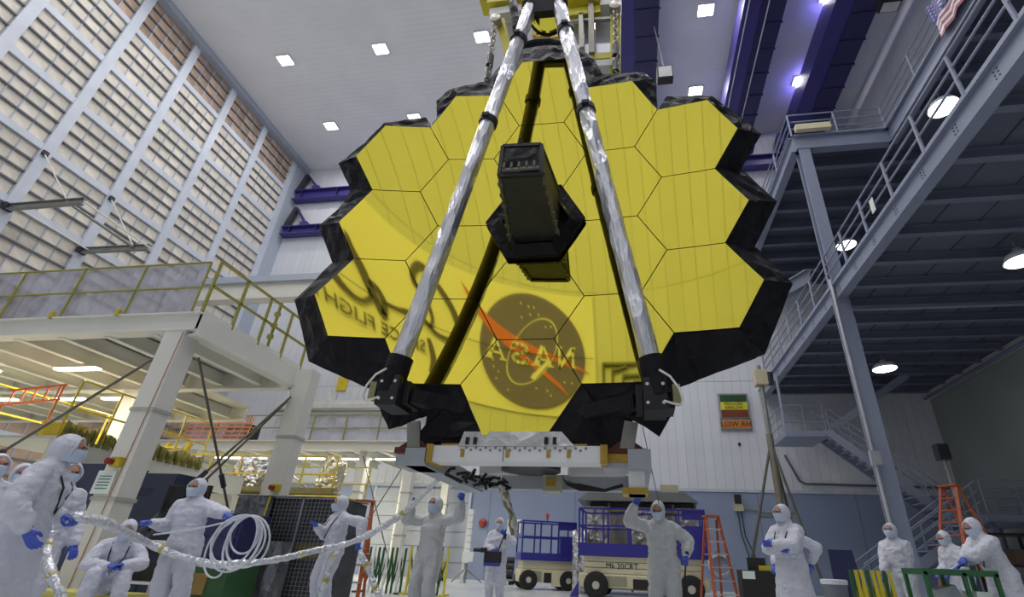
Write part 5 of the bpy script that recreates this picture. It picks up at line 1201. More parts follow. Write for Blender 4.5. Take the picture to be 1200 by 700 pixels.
# ================================================================== EQUIPMENT ON THE FLOOR
navyc = mat('navy_cabinet', rgb(58, 66, 88), 0.45, 0, 0.05, 2)
blackp = mat('black_plastic', rgb(34, 32, 32), 0.5)
def cabinet(label, x0, x1, y0, y1, h):
    t = thing('equipment_cabinet', label, 'cabinet', ((x0 + x1) / 2, (y0 + y1) / 2, 0))
    MB().box((x0, y0 + 0.02, 0.06), (x1, y1, h)).build('body', navyc, t, bevel=0.01)
    MB().box((x0 + 0.02, y0, 0.1), (x1 - 0.02, y0 + 0.02, h - 0.06)).build('door', navyc, t)
    MB().box((x0 + 0.03, y0 + 0.05, 0), (x1 - 0.03, y1 - 0.03, 0.06)).build('plinth', blackp, t)
    for k in range(4): MB().box((x0 + 0.25, y0 - 0.004, h - 0.3 - k * 0.04), (x0 + 0.6, y0, h - 0.285 - k * 0.04)).build('vent', mat('vent_dark', rgb(30, 34, 44)), t)
    MB().box((x1 - 0.2, y0 - 0.03, 1.1), (x1 - 0.16, y0, 1.3)).build('handle', blackp, t)
cabinet('tall navy cabinet standing behind the standing group and the pillar', -11.15, -10.0, 8.3, 9.1, 2.27)
cabinet('tall navy cabinet standing just past the near pillar', -9.75, -8.72, 8.55, 9.3, 2.14)
t = thing('kerb_block', 'low yellow kerb block a technician sits on', 'kerb', (-8.3, 6.85, 0))
MB().box((-9.9, 6.62, 0), (-6.95, 7.05, 0.2)).build('core', mat('kerb_yellow', rgb(196, 186, 96), 0.55, 0, 0.1, 3), t); MB().box((-9.95, 6.6, 0.2), (-6.92, 7.08, 0.25)).build('top_board', mat('kerb_yellow', rgb(196, 186, 96)), t)
# workstation behind the man with the tubing
t = thing('computer_station', 'black computer monitor on a white rolling stand', 'computer', (-7.85, 8.0, 0))
MB().box((-8.25, 7.98, 1.35), (-7.4, 8.05, 1.86)).build('monitor', blackp, t, bevel=0.01); MB().box((-8.21, 7.97, 1.39), (-7.44, 7.98, 1.82)).build('screen', mat('screen_off', rgb(18, 18, 22), 0.15), t)
MB().cyl((-7.82, 8.06, 0.95), (-7.82, 8.06, 1.5), 0.04, 8).build('stand', blackp, t); MB().box((-8.3, 7.75, 0.9), (-7.3, 8.4, 0.95)).build('desk_top', beam_w, t)
for x in (-8.25, -7.4):
    for y in (7.8, 8.35): MB().bar((x, y, 0), (x, y, 0.9), 0.05, 0.05).build('leg', beam_w, t)
MB().box((-8.2, 7.9, 0.35), (-7.5, 8.3, 0.62)).build('drive_unit', blackp, t); MB().box((-8.25, 7.8, 0.3), (-7.4, 8.35, 0.34)).build('shelf', beam_w, t)
MB().box((-8.1, 7.8, 0.95), (-7.6, 7.95, 0.98)).build('keyboard', blackp, t)
green = mat('machine_green', rgb(52, 92, 54), 0.5, 0, 0.1, 3)
t = thing('tool_trolley', 'navy and green tool trolley beside the draped crate', 'trolley', (-6.85, 8.2, 0))
MB().box((-7.25, 7.85, 0.7), (-6.45, 8.5, 1.4)).build('cabinet_body', mat('trolley_navy', rgb(44, 48, 92), 0.45, 0, 0.1, 3), t)
for k in range(2): MB().box((-7.2, 7.83, 0.74 + k * 0.32), (-6.5, 7.85, 1.02 + k * 0.32)).build('drawer', mat('trolley_navy', rgb(44, 48, 92)), t)
MB().box((-7.28, 7.82, 0.12), (-6.42, 8.52, 0.7)).build('base_box', green, t); MB().box((-7.1, 7.8, 0.2), (-6.75, 7.82, 0.5)).build('side_panel', mat('kraft', rgb(150, 124, 66)), t)
for x in (-7.2, -6.5):
    for y in (7.92, 8.42): MB().cyl((x, y - 0.03, 0.06), (x, y + 0.03, 0.06), 0.06, 10).build('wheel', blackp, t)
# caged crate draped in grey film
cg = thing('caged_crate', 'tall crate draped in grey film, its front a wire cage', 'crate', (-6.0, 9.3, 0))
x0, x1, y0, y1, h = -6.85, -5.42, 8.85, 9.9, 1.78
MB().box((x0 - 0.35, y0 + 0.12, 0.08), (x1, y1, h - 0.02)).build('contents', mat('crate_dark', rgb(64, 66, 70), 0.6, 0, 0.3, 4), cg)
MB().box((x0 - 0.5, y0 + 0.05, 0), (x1 + 0.05, y1, 0.08)).build('pallet', mat('pallet_grey', rgb(120, 118, 108)), cg)
wire = mat('cage_wire', rgb(150, 152, 154), 0.4, 0.6)
for k in range(19):
    x = x0 + (x1 - x0) * k / 18; MB().bar((x, y0, 0.1), (x, y0, h), 0.008, 0.008).build('wire', wire, cg)
for k in range(25): MB().bar((x0, y0 - 0.006, 0.12 + k * (h - 0.14) / 24), (x1, y0 - 0.006, 0.12 + k * (h - 0.14) / 24), 0.008, 0.008).build('wire', wire, cg)
for x in (x0, (x0 + x1) / 2, x1): MB().bar((x, y0, 0.08), (x, y0, h), 0.04, 0.04).build('cage_post', wire, cg)
for z in (0.1, h): MB().bar((x0, y0, z), (x1, y0, z), 0.04, 0.04).build('cage_rail', wire, cg)
sil = crinkle('crate_film', rgb(120, 122, 126), 0.18, 0.25, 3.0, 1.0, dist=0.12, spec=0.8)
for i, (a, b, hh) in enumerate((((x0 - 0.55, y0 - 0.15, 0.02), (x0 + 0.1, y0 - 0.04, 0.02), h), ((x0 - 0.6, y1, 0.02), (x0 - 0.55, y0 - 0.15, 0.02), h), ((x0 + 0.05, y0 - 0.06, 0.02), (x0 + 0.75, y0 - 0.05, 0.02), 1.0))):
    wavy_sheet(MB(), a, b, hh, 12, 0.06, 60 + i).build('film_drape', sil, cg, smooth=True)
MB().prism([(x0 - 0.6, y0 - 0.15, h), (x1 + 0.02, y0 - 0.02, h), (x1 + 0.02, y1, h), (x0 - 0.6, y1, h)], (0, 0, 0.02)).build('film_top', sil, cg)
MB().bar((x0 - 0.02, y0 - 0.1, 0.05), (x0 + 0.06, y0 - 0.09, h), 0.04, 0.01).build('yellow_strip', yellow_tape, cg)
MB().box((x0 + 0.2, y0 + 0.05, 0.75), (x1 - 0.2, y0 + 0.12, 1.0)).build('olive_tray', mat('olive_deck', rgb(116, 108, 58)), cg)
# ------------------------------------------------------------------ foil cable passed from hand to hand
foilc = crinkle('cable_foil', rgb(226, 228, 234), 0.25, 0.5, 14, 1.0, dist=0.03)
def spline(pts, n=6):
    out = []
    for i in range(len(pts) - 1):
        p0, p1, p2, p3 = pts[max(i - 1, 0)], pts[i], pts[i + 1], pts[min(i + 2, len(pts) - 1)]
        for k in range(n):
            t_ = k / n; out.append(0.5 * ((2 * p1) + (p2 - p0) * t_ + (2 * p0 - 5 * p1 + 4 * p2 - p3) * t_ ** 2 + (-p0 + 3 * p1 - 3 * p2 + p3) * t_ ** 3))
    return out + [pts[-1]]
def foil_cable(label, px, r, seed):
    pts = spline([atY(x, y, Y) for x, y, Y in px], 8); rnd = random.Random(seed)
    rs = [r * (1 + 0.35 * (rnd.random() - 0.5)) for _ in pts]; rs[0] = r * 0.5
    for q_ in range(1, 20): rs[-q_] *= 0.45 + 0.0275 * q_
    t = thing('foil_cable', label, 'cable', pts[0]); MB().tube(pts, r, 10, rs=rs).build('foil_sleeve', foilc, t, smooth=True)
    for k in (len(pts) // 5, len(pts) // 2, int(len(pts) * 0.8)):
        d = (pts[k + 1] - pts[k - 1]).normalized(); MB().cyl(pts[k] - d * 0.02, pts[k] + d * 0.02, r * 1.1, 10).build('tape_band', yellow_tape, t)
    return t
foil_cable('long silver foil cable sagging between the technicians up to the telescope frame', [(88, 606, 4.05), (118, 611, 4.6), (168, 634, 6.0), (205, 650, 6.2), (245, 661, 6.3), (285, 661, 6.5), (330, 655, 6.9), (372, 645, 7.4), (402, 639, 7.6), (432, 627, 7.65), (464, 608, 7.55), (481, 594, 7.45), (503, 573, 7.2), (518, 557, 7.0)], 0.048, 5)
foil_cable('short silver foil cable drooping from the hidden technician to the floor', [(62, 622, 4.6), (55, 640, 4.6), (57, 662, 4.55), (68, 690, 4.5), (80, 715, 4.45), (92, 735, 4.4)], 0.045, 6)
foil_cable('silver foil cable hanging beside the leg of the technician by the caged crate', [(421, 648, 7.75), (432, 668, 7.8), (440, 690, 7.8), (452, 712, 7.8), (462, 722, 7.8)], 0.05, 7)
foil_cable('silver foil cable trailing down in front of the caged crate', [(398, 642, 7.6), (388, 655, 7.65), (382, 680, 7.7), (372, 705, 7.7), (366, 722, 7.7)], 0.05, 8)
# clear tubing coil
t = thing('tubing_coil', 'coil of clear tubing hanging from a raised glove', 'tubing', atY(284, 660, 6.05))
tube_m = mat('clear_tubing', rgb(226, 230, 238), 0.2, 0, 0.0, alpha=0.85)
hand = atY(284, 608, 6.03)
for k in range(6):
    rnd = random.Random(k); rx, rz = 0.26 + rnd.uniform(-.07, .09), 0.26 + rnd.uniform(-.05, .07); c = hand + Vector((rnd.uniform(0.02, 0.16), 0.02 * k - 0.05, -rz + 0.04))
    MB().tube([c + Vector((rx * math.sin(a), 0.05 * math.sin(a + k), rz * math.cos(a))) for a in [i * math.pi / 14 for i in range(28)]], 0.013, 6, closed=True).build('loop', tube_m, t, smooth=True)
MB().tube(spline([atY(284, 608, 6.0), atY(262, 613, 6.0), atY(225, 621, 6.02), atY(180, 627, 6.0)], 5), 0.012, 6).build('free_end', tube_m, t, smooth=True)
MB().tube(spline([atY(272, 612, 6.0), atY(250, 628, 6.0), atY(239, 655, 6.0), atY(243, 674, 6.0), atY(256, 676, 6.0), atY(268, 658, 6.0)], 5), 0.012, 6).build('free_end', tube_m, t, smooth=True)
# ------------------------------------------------------------------ scissor lifts
lcream = mat('lift_cream', rgb(214, 206, 172), 0.45, 0, 0.06, 2); lblue = mat('lift_blue', rgb(52, 48, 140), 0.4, 0, 0.06, 2); rubber = mat('tyre', rgb(36, 34, 34), 0.8, 0, 0.1, 20)
def scissor_lift(label, c, rot, L, Wd, zc0, zc1, zd0, zd1, zr, name_txt, big):
    t = thing('scissor_lift', label, 'lift', (c[0], c[1], 0)); M = Matrix.Translation(Vector((c[0], c[1], 0))) @ Matrix.Rotation(R(rot), 4, 'Z')
    def bl(mb, name, mt, par=None, **k):
        mb.v = [M @ v for v in mb.v]; return mb.build(name, mt, par or t, **k)
    hl, hw = L / 2, Wd / 2
    bl(MB().box((-hl, -hw, zc0), (hl, hw, zc1)), 'chassis', lcream, bevel=0.03)
    for k in range(3 if big else 2):
        z0 = zc1 + (zd0 - zc1) * k / (3 if big else 2); z1 = zc1 + (zd0 - zc1) * (k + 1) / (3 if big else 2)
        bl(MB().box((-hl * 0.92, -hw * 0.9, z0 + 0.012), (hl * 0.92, hw * 0.9, z1 - 0.006)), 'scissor_arm', lcream)
    for sx in (-1, 1):
        for sy in (-1, 1):
            wr_ = 0.34 if big else 0.3
            whl = bl(MB().lathe([(wr_ * .7, -.1), (wr_, -.08), (wr_, .08), (wr_ * .7, .1)], (sx * hl * 0.72, sy * (hw + 0.02), wr_), (0, 1, 0), 22), 'wheel', rubber)
            bl(MB().lathe([(wr_ * .3, -.11), (wr_ * .3, .11)], (sx * hl * 0.72, sy * (hw + 0.02), wr_), (0, 1, 0), 12), 'hub', mat('hub_pale', rgb(190, 186, 170)), whl)
    bl(MB().box((-hl, -hw, zd0), (hl, hw, zd0 + 0.06)), 'deck', lblue)
    for a, b in (((-hl, -hw), (hl, -hw)), ((hl, -hw), (hl, hw)), ((hl, hw), (-hl, hw)), ((-hl, hw), (-hl, -hw))):
        bl(MB().bar((a[0], a[1], (zd0 + zd1) / 2), (b[0], b[1], (zd0 + zd1) / 2), 0.04, zd1 - zd0), 'toe_board', lblue)
        for f in (1.0, 0.5): bl(MB().bar((a[0], a[1], zd1 + (zr - zd1) * f), (b[0], b[1], zd1 + (zr - zd1) * f), 0.05, 0.05), 'rail', lblue)
        n = max(1, round((Vector(b) - Vector(a)).length / 0.75))
        for k in range(n): 
            q_ = Vector((a[0], a[1], zd1)).lerp(Vector((b[0], b[1], zd1)), k / n); bl(MB().bar(q_, q_ + Vector((0, 0, zr - zd1)), 0.05, 0.05), 'post', lblue)
    bl(MB().box((hl - 0.55, -hw - 0.03, zd1), (hl - 0.05, -hw + 0.2, zd1 + (zr - zd1) * 0.55)), 'control_box', lblue)
    bl(MB().box((hl - 0.6, -hw, zr - 0.25), (hl, -hw + 0.05, zr + 0.03)), 'sign_board', lblue)
    bl(MB().box((-hl * 0.55, -hw - 0.05, zc0 + 0.05), (-hl * 0.25, -hw, zc1 - 0.05)), 'battery_box', mat('lift_olive', rgb(150, 150, 124)), None)
    bl(MB().box((-hl * 0.15, -hw - 0.04, zc0), (hl * 0.1, -hw, zc1 - 0.1)), 'motor_bay', blackp)
    bl(MB().box((hl * 0.12, -hw - 0.08, zc0 - 0.1), (hl * 0.62, -hw, zc1)), 'toolbox', lcream)
    ex = M.to_3x3() @ Vector((1, 0, 0))
    if name_txt: text_mesh(name_txt, 0.2 if big else 0.12, mat('print_dark', rgb(40, 44, 70)), 'lettering', M @ Vector((-hl * 0.32, -hw * 0.9 - 0.01, zc1 + (zd0 - zc1) * 0.45)), ex, (0, 0, 1), t)
    return t, M, bl
lt, M_, bl_ = scissor_lift('small cream and blue scissor lift with a red beacon, standing alone', (-3.15, 18.7), 22, 1.9, 1.1, 0.22, 0.62, 0.88, 1.12, 2.12, '', False)
bl_(MB().cyl((-0.1, -0.5, 2.12), (-0.1, -0.5, 2.25), 0.02, 6), 'beacon_stem', lblue); bl_(MB().lathe([(0.06, 0), (0.06, 0.12), (0.03, 0.16)], (-0.1, -0.5, 2.25), n=12), 'beacon', mat('beacon_red', rgb(196, 60, 54), 0.3))
lt, M_, bl_ = scissor_lift('large cream and blue scissor lift in front of the foil covered container', (0.2, 15.7), -2, 3.5, 1.5, 0.28, 0.62, 1.06, 1.38, 2.3, 'Mk 20CRT', True)
text_mesh('Clearance', 0.13, mat('print_dark', rgb(40, 44, 70)), 'lettering', M_ @ Vector((1.75 * 0.37, -0.75 - 0.09, 0.42)), M_.to_3x3() @ Vector((1, 0, 0)), (0, 0, 1), lt)
bl_(MB().prism([(-1.75, -0.76, 0.03), (-2.0, -0.76, 0.03), (-1.75, -0.76, 0.42)], (0, 0.06, 0)), 'outrigger', lblue)
# foil covered container behind it
t = thing('payload_container', 'dark payload container covered in crumpled clear foil, with a grey lid', 'container', (0.3, 18.2, 0))
MB().box((-1.5, 17.6, 0.15), (2.0, 19.4, 2.75)).build('body', mat('container_dark', rgb(52, 48, 40), 0.5, 0, 0.4, 3), t)
for k in range(6): MB().bar((-1.55 + k * 0.71, 17.56, 0.1), (-1.55 + k * 0.71, 17.56, 2.72), 0.08, 0.08).build('frame_post', mat('container_frame', rgb(140, 130, 70), 0.5, 0, 0.2, 4), t)
for z in (0.2, 1.4, 2.5): MB().bar((-1.55, 17.55, z), (2.05, 17.55, z), 0.08, 0.1).build('frame_rail', mat('container_frame', rgb(140, 130, 70)), t)
MB().prism([(-1.9, 17.3, 2.78), (2.1, 17.3, 2.78), (1.7, 17.3, 3.08), (-1.5, 17.3, 3.08)], (0, 2.2, 0)).build('lid', mat('lid_grey', rgb(120, 122, 120), 0.5, 0, 0.08, 2), t)
MB().box((0.9, 17.5, 3.08), (1.5, 17.9, 3.35)).build('lid_box', mat('bracket_pale', rgb(180, 176, 150)), t)
clearf = crinkle('container_film', rgb(170, 168, 160), 0.15, 0.3, 4.5, 1.0, dist=0.12, spec=0.9)
for i in range(5): wavy_sheet(MB(), (-1.6 + i * 0.74, 17.46, 0.3), (-0.88 + i * 0.74, 17.46, 0.3), 2.3 - 0.25 * (i % 2), 10, 0.09, 90 + i).build('film_sheet', film_mat('container_clear', rgb(176, 172, 160), 0.45) if i % 2 else clearf, t, smooth=True)
lump('foil_bundle', 'crumpled silver foil hanging at the corner of the payload container', 'foil', (-1.75, 17.2, 0.0), 0.32, 0.25, 1.1, crinkle('silver_foil_dull', rgb(200, 200, 204)), 12)
# ------------------------------------------------------------------ ladders
orange = mat('ladder_orange', rgb(182, 92, 56), 0.5, 0, 0.1, 4); alum = mat('aluminium', rgb(208, 208, 202), 0.35, 0.4, 0.04)
def step_ladder(label, c, rot, h, w0, w1, spread, n, steps=alum, flip=False):
    t = thing('step_ladder', label, 'ladder', (c[0], c[1], 0)); M = Matrix.Translation(Vector((c[0], c[1], 0))) @ Matrix.Rotation(R(rot), 4, 'Z'); s2 = spread / 2
    def bl(mb, name, mt): mb.v = [M @ v for v in mb.v]; mb.build(name, mt, t)
    for s in (-1, 1):
        bl(MB().bar((s * w0 / 2, -s2, 0.01), (s * w1 / 2, -0.05, h), 0.08, 0.035), 'front_rail', orange)
        bl(MB().bar((s * w0 / 2 * 0.95, s2, 0.01), (s * w1 / 2 * 0.95, 0.05, h - 0.05), 0.06, 0.03), 'rear_rail', orange)
        bl(MB().bar((s * w0 * .45, -s2 * .5, h * .45), (s * w0 * .45, s2 * .5, h * .45), 0.02, 0.02), 'spreader', alum)
    for k in range(1, n + 1):
        f = k / (n + 1); ww = w0 + (w1 - w0) * f
        bl(MB().box((-ww / 2, -s2 * (1 - f) - 0.07, f * h - 0.015), (ww / 2, -s2 * (1 - f) + 0.05, f * h + 0.015)), 'step', steps)
        if k % 2 == 0: bl(MB().bar((-ww / 2, s2 * (1 - f) + 0.03, f * h), (ww / 2, s2 * (1 - f) + 0.03, f * h), 0.03, 0.03), 'rear_bar', steps)
    bl(MB().box((-w1 / 2 - 0.04, -0.12, h), (w1 / 2 + 0.04, 0.12, h + 0.05)), 'top_cap', orange)
step_ladder('orange step ladder with pale steps beside the large scissor lift', (2.03, 14.3), 18, 2.08, 0.62, 0.34, 0.9, 6)
step_ladder('tall orange ladder standing under the stair landing', (8.55, 15.2), -62, 3.1, 0.8, 0.4, 2.3, 9, orange)
step_ladder('orange step ladder behind the technician by the caged crate', (-6.2, 11.2), 20, 1.95, 0.6, 0.34, 1.0, 5)
# lamp mast next to the tall ladder
t = thing('work_lamp', 'grey work lamp on a short pole above the tall ladder', 'lamp', (10.05, 17.7, 0))
MB().cyl((10.05, 17.7, 0.02), (10.05, 17.7, 4.3), 0.05, 8).build('pole', galv, t); MB().box((9.88, 17.55, 4.3), (10.22, 17.85, 4.8)).build('lamp_head', mat('dark_steel', rgb(48, 48, 58)), t); MB().lathe([(0.4, 0), (0.4, 0.03), (0.06, 0.06)], (10.05, 17.7, 0), n=16).build('base', galv, t)
# ------------------------------------------------------------------ folding barriers
def gate(label, a, b, h, n, cols):
    t = thing('folding_barrier', label, 'barrier', a); a = Vector(a); b = Vector(b)
    for k in range(n + 1):
        p_ = a.lerp(b, k / n); MB().bar(p_, p_ + Vector((0, 0, h)), 0.05, 0.03).build('upright', cols[k % len(cols)], t)
    for k in range(n):
        p_, q_ = a.lerp(b, k / n), a.lerp(b, (k + 1) / n)
        for s in (0, 1):
            MB().bar(p_ + Vector((0, 0.02, h * (0.15 + 0.7 * s))), q_ + Vector((0, 0.02, h * (0.15 + 0.7 * (1 - s)))), 0.025, 0.03).build('lattice_arm', cols[(k + s) % len(cols)], t)
    for p_ in (a, b):
        MB().box(p_ - Vector((0.06, 0.25, 0)), p_ + Vector((0.06, 0.25, 0.04))).build('foot', cols[0], t)
gy2 = mat('barrier_yellow', rgb(214, 198, 52), 0.45); gn2 = mat('barrier_green', rgb(48, 92, 52), 0.45)
gate('green expanding barrier folded beside the step ladder, under the rear platform', (-7.0, 13.2, 0), (-5.9, 13.2, 0), 1.05, 9, (gn2, gn2, beam_w))
gate('yellow and green expanding barrier beside the technician with raised gloves', (-5.75, 13.2, 0), (-4.75, 13.2, 0), 1.1, 6, (gy2, gn2))
gate('green and yellow expanding barrier beside the grey waste bin', (3.42, 9.35, 0), (4.0, 9.35, 0), 0.93, 7, (gn2, gy2, gy2))
# ------------------------------------------------------------------ mast on a tripod
t = thing('tripod_mast', 'tall telescoping mast on a tripod with a cream box on top', 'mast', (4.83, 18, 0))
mx, my = 4.83, 18.0; brass = mat('mast_metal', rgb(140, 136, 122), 0.4, 0.5, 0.08)
MB().cyl((mx, my, 0.4), (mx, my, 5.2), 0.12, 12).build('lower_tube', brass, t); MB().cyl((mx, my, 5.2), (mx, my, 7.0), 0.085, 12).build('upper_tube', galv, t)
MB().box((mx - 0.22, my - 0.2, 7.0), (mx + 0.22, my + 0.2, 7.6)).build('head_box', mat('mast_box', rgb(196, 186, 156), 0.5), t, bevel=0.02); MB().cyl((mx, my, 7.6), (mx, my, 7.8), 0.07, 8).build('head_cap', brass, t)
MB().cyl((mx + 0.3, my, 7.05), (mx + 0.3, my, 7.5), 0.16, 12).build('cable_drum', mat('dark_steel', rgb(48, 48, 58)), t)
for ang in (185, 300, 60):
    f = Vector((mx + 1.5 * math.cos(R(ang)), my + 1.0 * math.sin(R(ang)), 0.0)); MB().cyl(f, (mx, my, 4.9), 0.045, 8).build('leg', rodm, t)
    MB().cyl((mx, my, 2.45), f.lerp(Vector((mx, my, 4.9)), 0.5), 0.03, 6).build('strut', rodm, t)
# ------------------------------------------------------------------ instrument cart, bin, screen, wall boxes
t = thing('instrument_cart', 'black instrument cart with a small monitor on top', 'cart', (2.75, 13, 0))
MB().box((2.35, 12.8, 0.3), (3.1, 13.3, 0.86)).build('case', blackp, t, bevel=0.01); MB().box((2.38, 12.78, 0.68), (2.65, 12.8, 0.84)).build('label_plate', mat('paper', rgb(226, 236, 228)), t)
MB().box((2.55, 12.95, 0.86), (2.95, 13.0, 1.12)).build('monitor', blackp, t); MB().box((2.78, 12.85, 0.86), (3.06, 13.05, 0.96)).build('meter', yellow_tape, t)
for x in (2.4, 3.05):
    for y in (12.85, 13.25): MB().bar((x, y, 0.1), (x, y, 0.3), 0.04, 0.04).build('leg', galv, t); MB().cyl((x, y - 0.02, 0.05), (x, y + 0.02, 0.05), 0.05, 10).build('wheel', rubber, t)
t = thing('waste_bin', 'grey waste bin with a pale lined rim', 'bin', (4.03, 12, 0))
MB().lathe([(0.19, 0), (0.24, 0.68), (0.22, 0.68), (0.18, 0.04)], (4.03, 12, 0), n=24).build('bin_body', mat('bin_grey', rgb(110, 114, 124), 0.5), t, smooth=False); MB().lathe([(0.25, 0.66), (0.255, 0.74), (0.22, 0.75)], (4.03, 12, 0), n=24).build('liner_rim', mat('liner', rgb(216, 220, 226), 0.5), t)
one('screen_panel', 'dark navy screen panel leaning behind the mast leg', 'panel', MB().prism([(4.35, 12.9, 0.0), (5.0, 12.9, 0.0), (4.9, 13.05, 1.35), (4.4, 13.05, 1.35)], (0, 0.05, 0)), mat('panel_navy', rgb(40, 46, 84), 0.5))
t = thing('wall_sensor', 'small pale sensor box with cables on the blue dado', 'sensor', (4.65, 24.1, 3.3))
MB().box((4.45, 24.0, 3.2), (4.85, 24.17, 3.6)).build('box', mat('bracket_pale', rgb(180, 176, 150)), t); MB().box((4.5, 23.98, 3.5), (4.8, 24.0, 3.9)).build('display', blackp, t)
for dx in (0, 0.15): MB().tube([(4.6 + dx, 24.1, 3.2), (4.65 + dx, 24.1, 2.2), (4.95 + dx * 2, 24.1, 1.0)], 0.02, 6).build('cable', strapm, t)
MB().tube([(4.85, 24.1, 3.35), (5.8, 24.1, 3.2), (7.0, 24.1, 3.2)], 0.04, 6).build('conduit', galv, t)
t = thing('hose_coil', 'pale hose coiled on the wall below the sensor box', 'hose', (3.6, 24.05, 0.5))
for k in range(4): MB().tube([(3.6 + (0.5 - 0.03 * k) * math.sin(a), 24.1 - 0.03 * k, 1.0 + (0.45 - 0.03 * k) * math.cos(a)) for a in [i * math.pi / 12 for i in range(24)]], 0.02, 6, closed=True).build('loop', mat('hose_pale', rgb(196, 200, 206), 0.4), t, smooth=True)
MB().box((3.45, 23.98, 1.4), (3.75, 24.17, 1.5)).build('hook', galv, t)
# airflow sign
t = thing('airflow_sign', 'framed sign with green, yellow and red bands above an amber LOW RH panel', 'sign', (5.0, 24.1, 6.9))
ys = 24.02
MB().box((4.30, ys + 0.02, 7.42), (5.72, ys + 0.13, 8.68)).build('frame', galv, t); MB().box((4.28, ys + 0.02, 6.88), (5.74, ys + 0.13, 7.38)).build('frame', galv, t)
for z0, z1, c_, nm in ((8.25, 8.6, rgb(30, 74, 44), 'green_band'), (7.85, 8.24, rgb(212, 206, 40), 'yellow_band'), (7.48, 7.84, rgb(120, 52, 30), 'red_band')): MB().box((4.38, ys, z0), (5.64, ys + 0.02, z1)).build(nm, mat(nm, c_, 0.5), t)
MB().box((4.36, ys, 6.95), (5.66, ys + 0.02, 7.31)).build('amber_band', mat('amber_band', rgb(206, 122, 40), 0.5), t)
prn = mat('print_brown', rgb(54, 40, 16), 0.6)
text_mesh('REDUCED', 0.2, prn, 'lettering', (5.0, ys - 0.01, 8.14), (1, 0, 0), (0, 0, 1), t); text_mesh('AIRFLOW', 0.2, prn, 'lettering', (5.0, ys - 0.01, 7.95), (1, 0, 0), (0, 0, 1), t); text_mesh('LOW RH', 0.36, prn, 'lettering', (5.0, ys - 0.01, 7.13), (1, 0, 0), (0, 0, 1), t)
one('wall_stud', 'small dark stud on the white wall under the airflow sign', 'fitting', MB().lathe([(0.07, 0), (0.07, 0.06), (0.03, 0.08)], (5.05, 24.17, 6.2), (0, -1, 0), 10), blackp)
# green cart
t = thing('green_cart', 'green steel cart with loose papers on its top and grey parts below', 'cart', (4.75, 8.9, 0)); gg = mat('cart_green', rgb(48, 104, 62), 0.45, 0, 0.06, 3)
for y in (8.75, 9.35):
    MB().bar((4.2, y, 0.94), (5.2, y, 0.94), 0.05, 0.08).build('top_rail', gg, t)
    for x in (4.23, 4.75, 5.17): MB().bar((x, y, 0), (x, y, 0.94), 0.05, 0.05).build('leg', gg, t)
for x in (4.23, 5.17): MB().bar((x, 8.75, 0.94), (x, 9.35, 0.94), 0.05, 0.08).build('end_rail', gg, t)
MB().box((4.25, 8.78, 0.3), (5.15, 9.32, 0.34)).build('shelf', gg, t); MB().box((4.22, 8.73, 0.965), (5.18, 9.37, 0.98)).build('table_top', gg, t)
MB().prism([(4.45, 8.85, 0.34), (4.85, 8.9, 0.34), (4.7, 8.95, 0.78), (4.4, 8.9, 0.7)], (0, 0.2, 0)).build('grey_part', mat('bin_pale', rgb(190, 196, 200), 0.3, 0.4), t); MB().box((4.9, 8.85, 0.34), (5.1, 9.2, 0.7)).build('carton', mat('paper', rgb(226, 236, 228)), t)
MB().prism([(4.5, 8.85, 0.983), (4.8, 8.85, 0.983), (4.82, 9.05, 0.983), (4.52, 9.06, 0.983)], (0, 0, 0.004)).build('sheet', mat('paper', rgb(226, 236, 228)), t)
# photographer's bag and camera
t = thing('camera_bag', 'black camera bag with blue base on a shoulder strap', 'bag', atY(577, 655, 11.62))
c = atY(578, 652, 11.62); MB().box(c - Vector((0.2, 0.06, 0.14)), c + Vector((0.18, 0.06, 0.1))).build('bag_body', blackp, t, bevel=0.02); MB().box(c - Vector((0.19, 0.07, 0.2)), c + Vector((0.16, 0.05, -0.13))).build('bag_base', mat('bag_blue', rgb(64, 58, 150), 0.5), t)
MB().bar(c + Vector((0.1, 0.0, 0.1)), atY(593, 622, 11.72), 0.05, 0.012).build('strap', strapm, t)
t = thing('photo_camera', 'black camera with lens held against the camera bag', 'camera', atY(566, 645, 11.6)); c = atY(567, 645, 11.55)
MB().box(c - Vector((0.07, 0.04, 0.05)), c + Vector((0.07, 0.04, 0.05))).build('camera_body', blackp, t, bevel=0.01); MB().cyl(c + Vector((-0.07, -0.02, 0)), c + Vector((-0.22, -0.04, 0.0)), 0.04, 12).build('lens', blackp, t)
one('hand_radio', 'small black radio held at the photographer mask', 'radio', MB().box(atY(592, 629, 11.6) - Vector((0.025, 0.02, 0.06)), atY(592, 629, 11.6) + Vector((0.025, 0.02, 0.06))).cyl(atY(592, 629, 11.6) + Vector((0, 0, 0.06)), atY(592, 629, 11.6) + Vector((0, 0, 0.16)), 0.008, 6), blackp)
one('grounding_wand', 'thin dark wand held low by the technician at the frame corner', 'wand', MB().cyl(atY(804, 656, 7.83), atY(800, 715, 7.7), 0.012, 6), blackp)
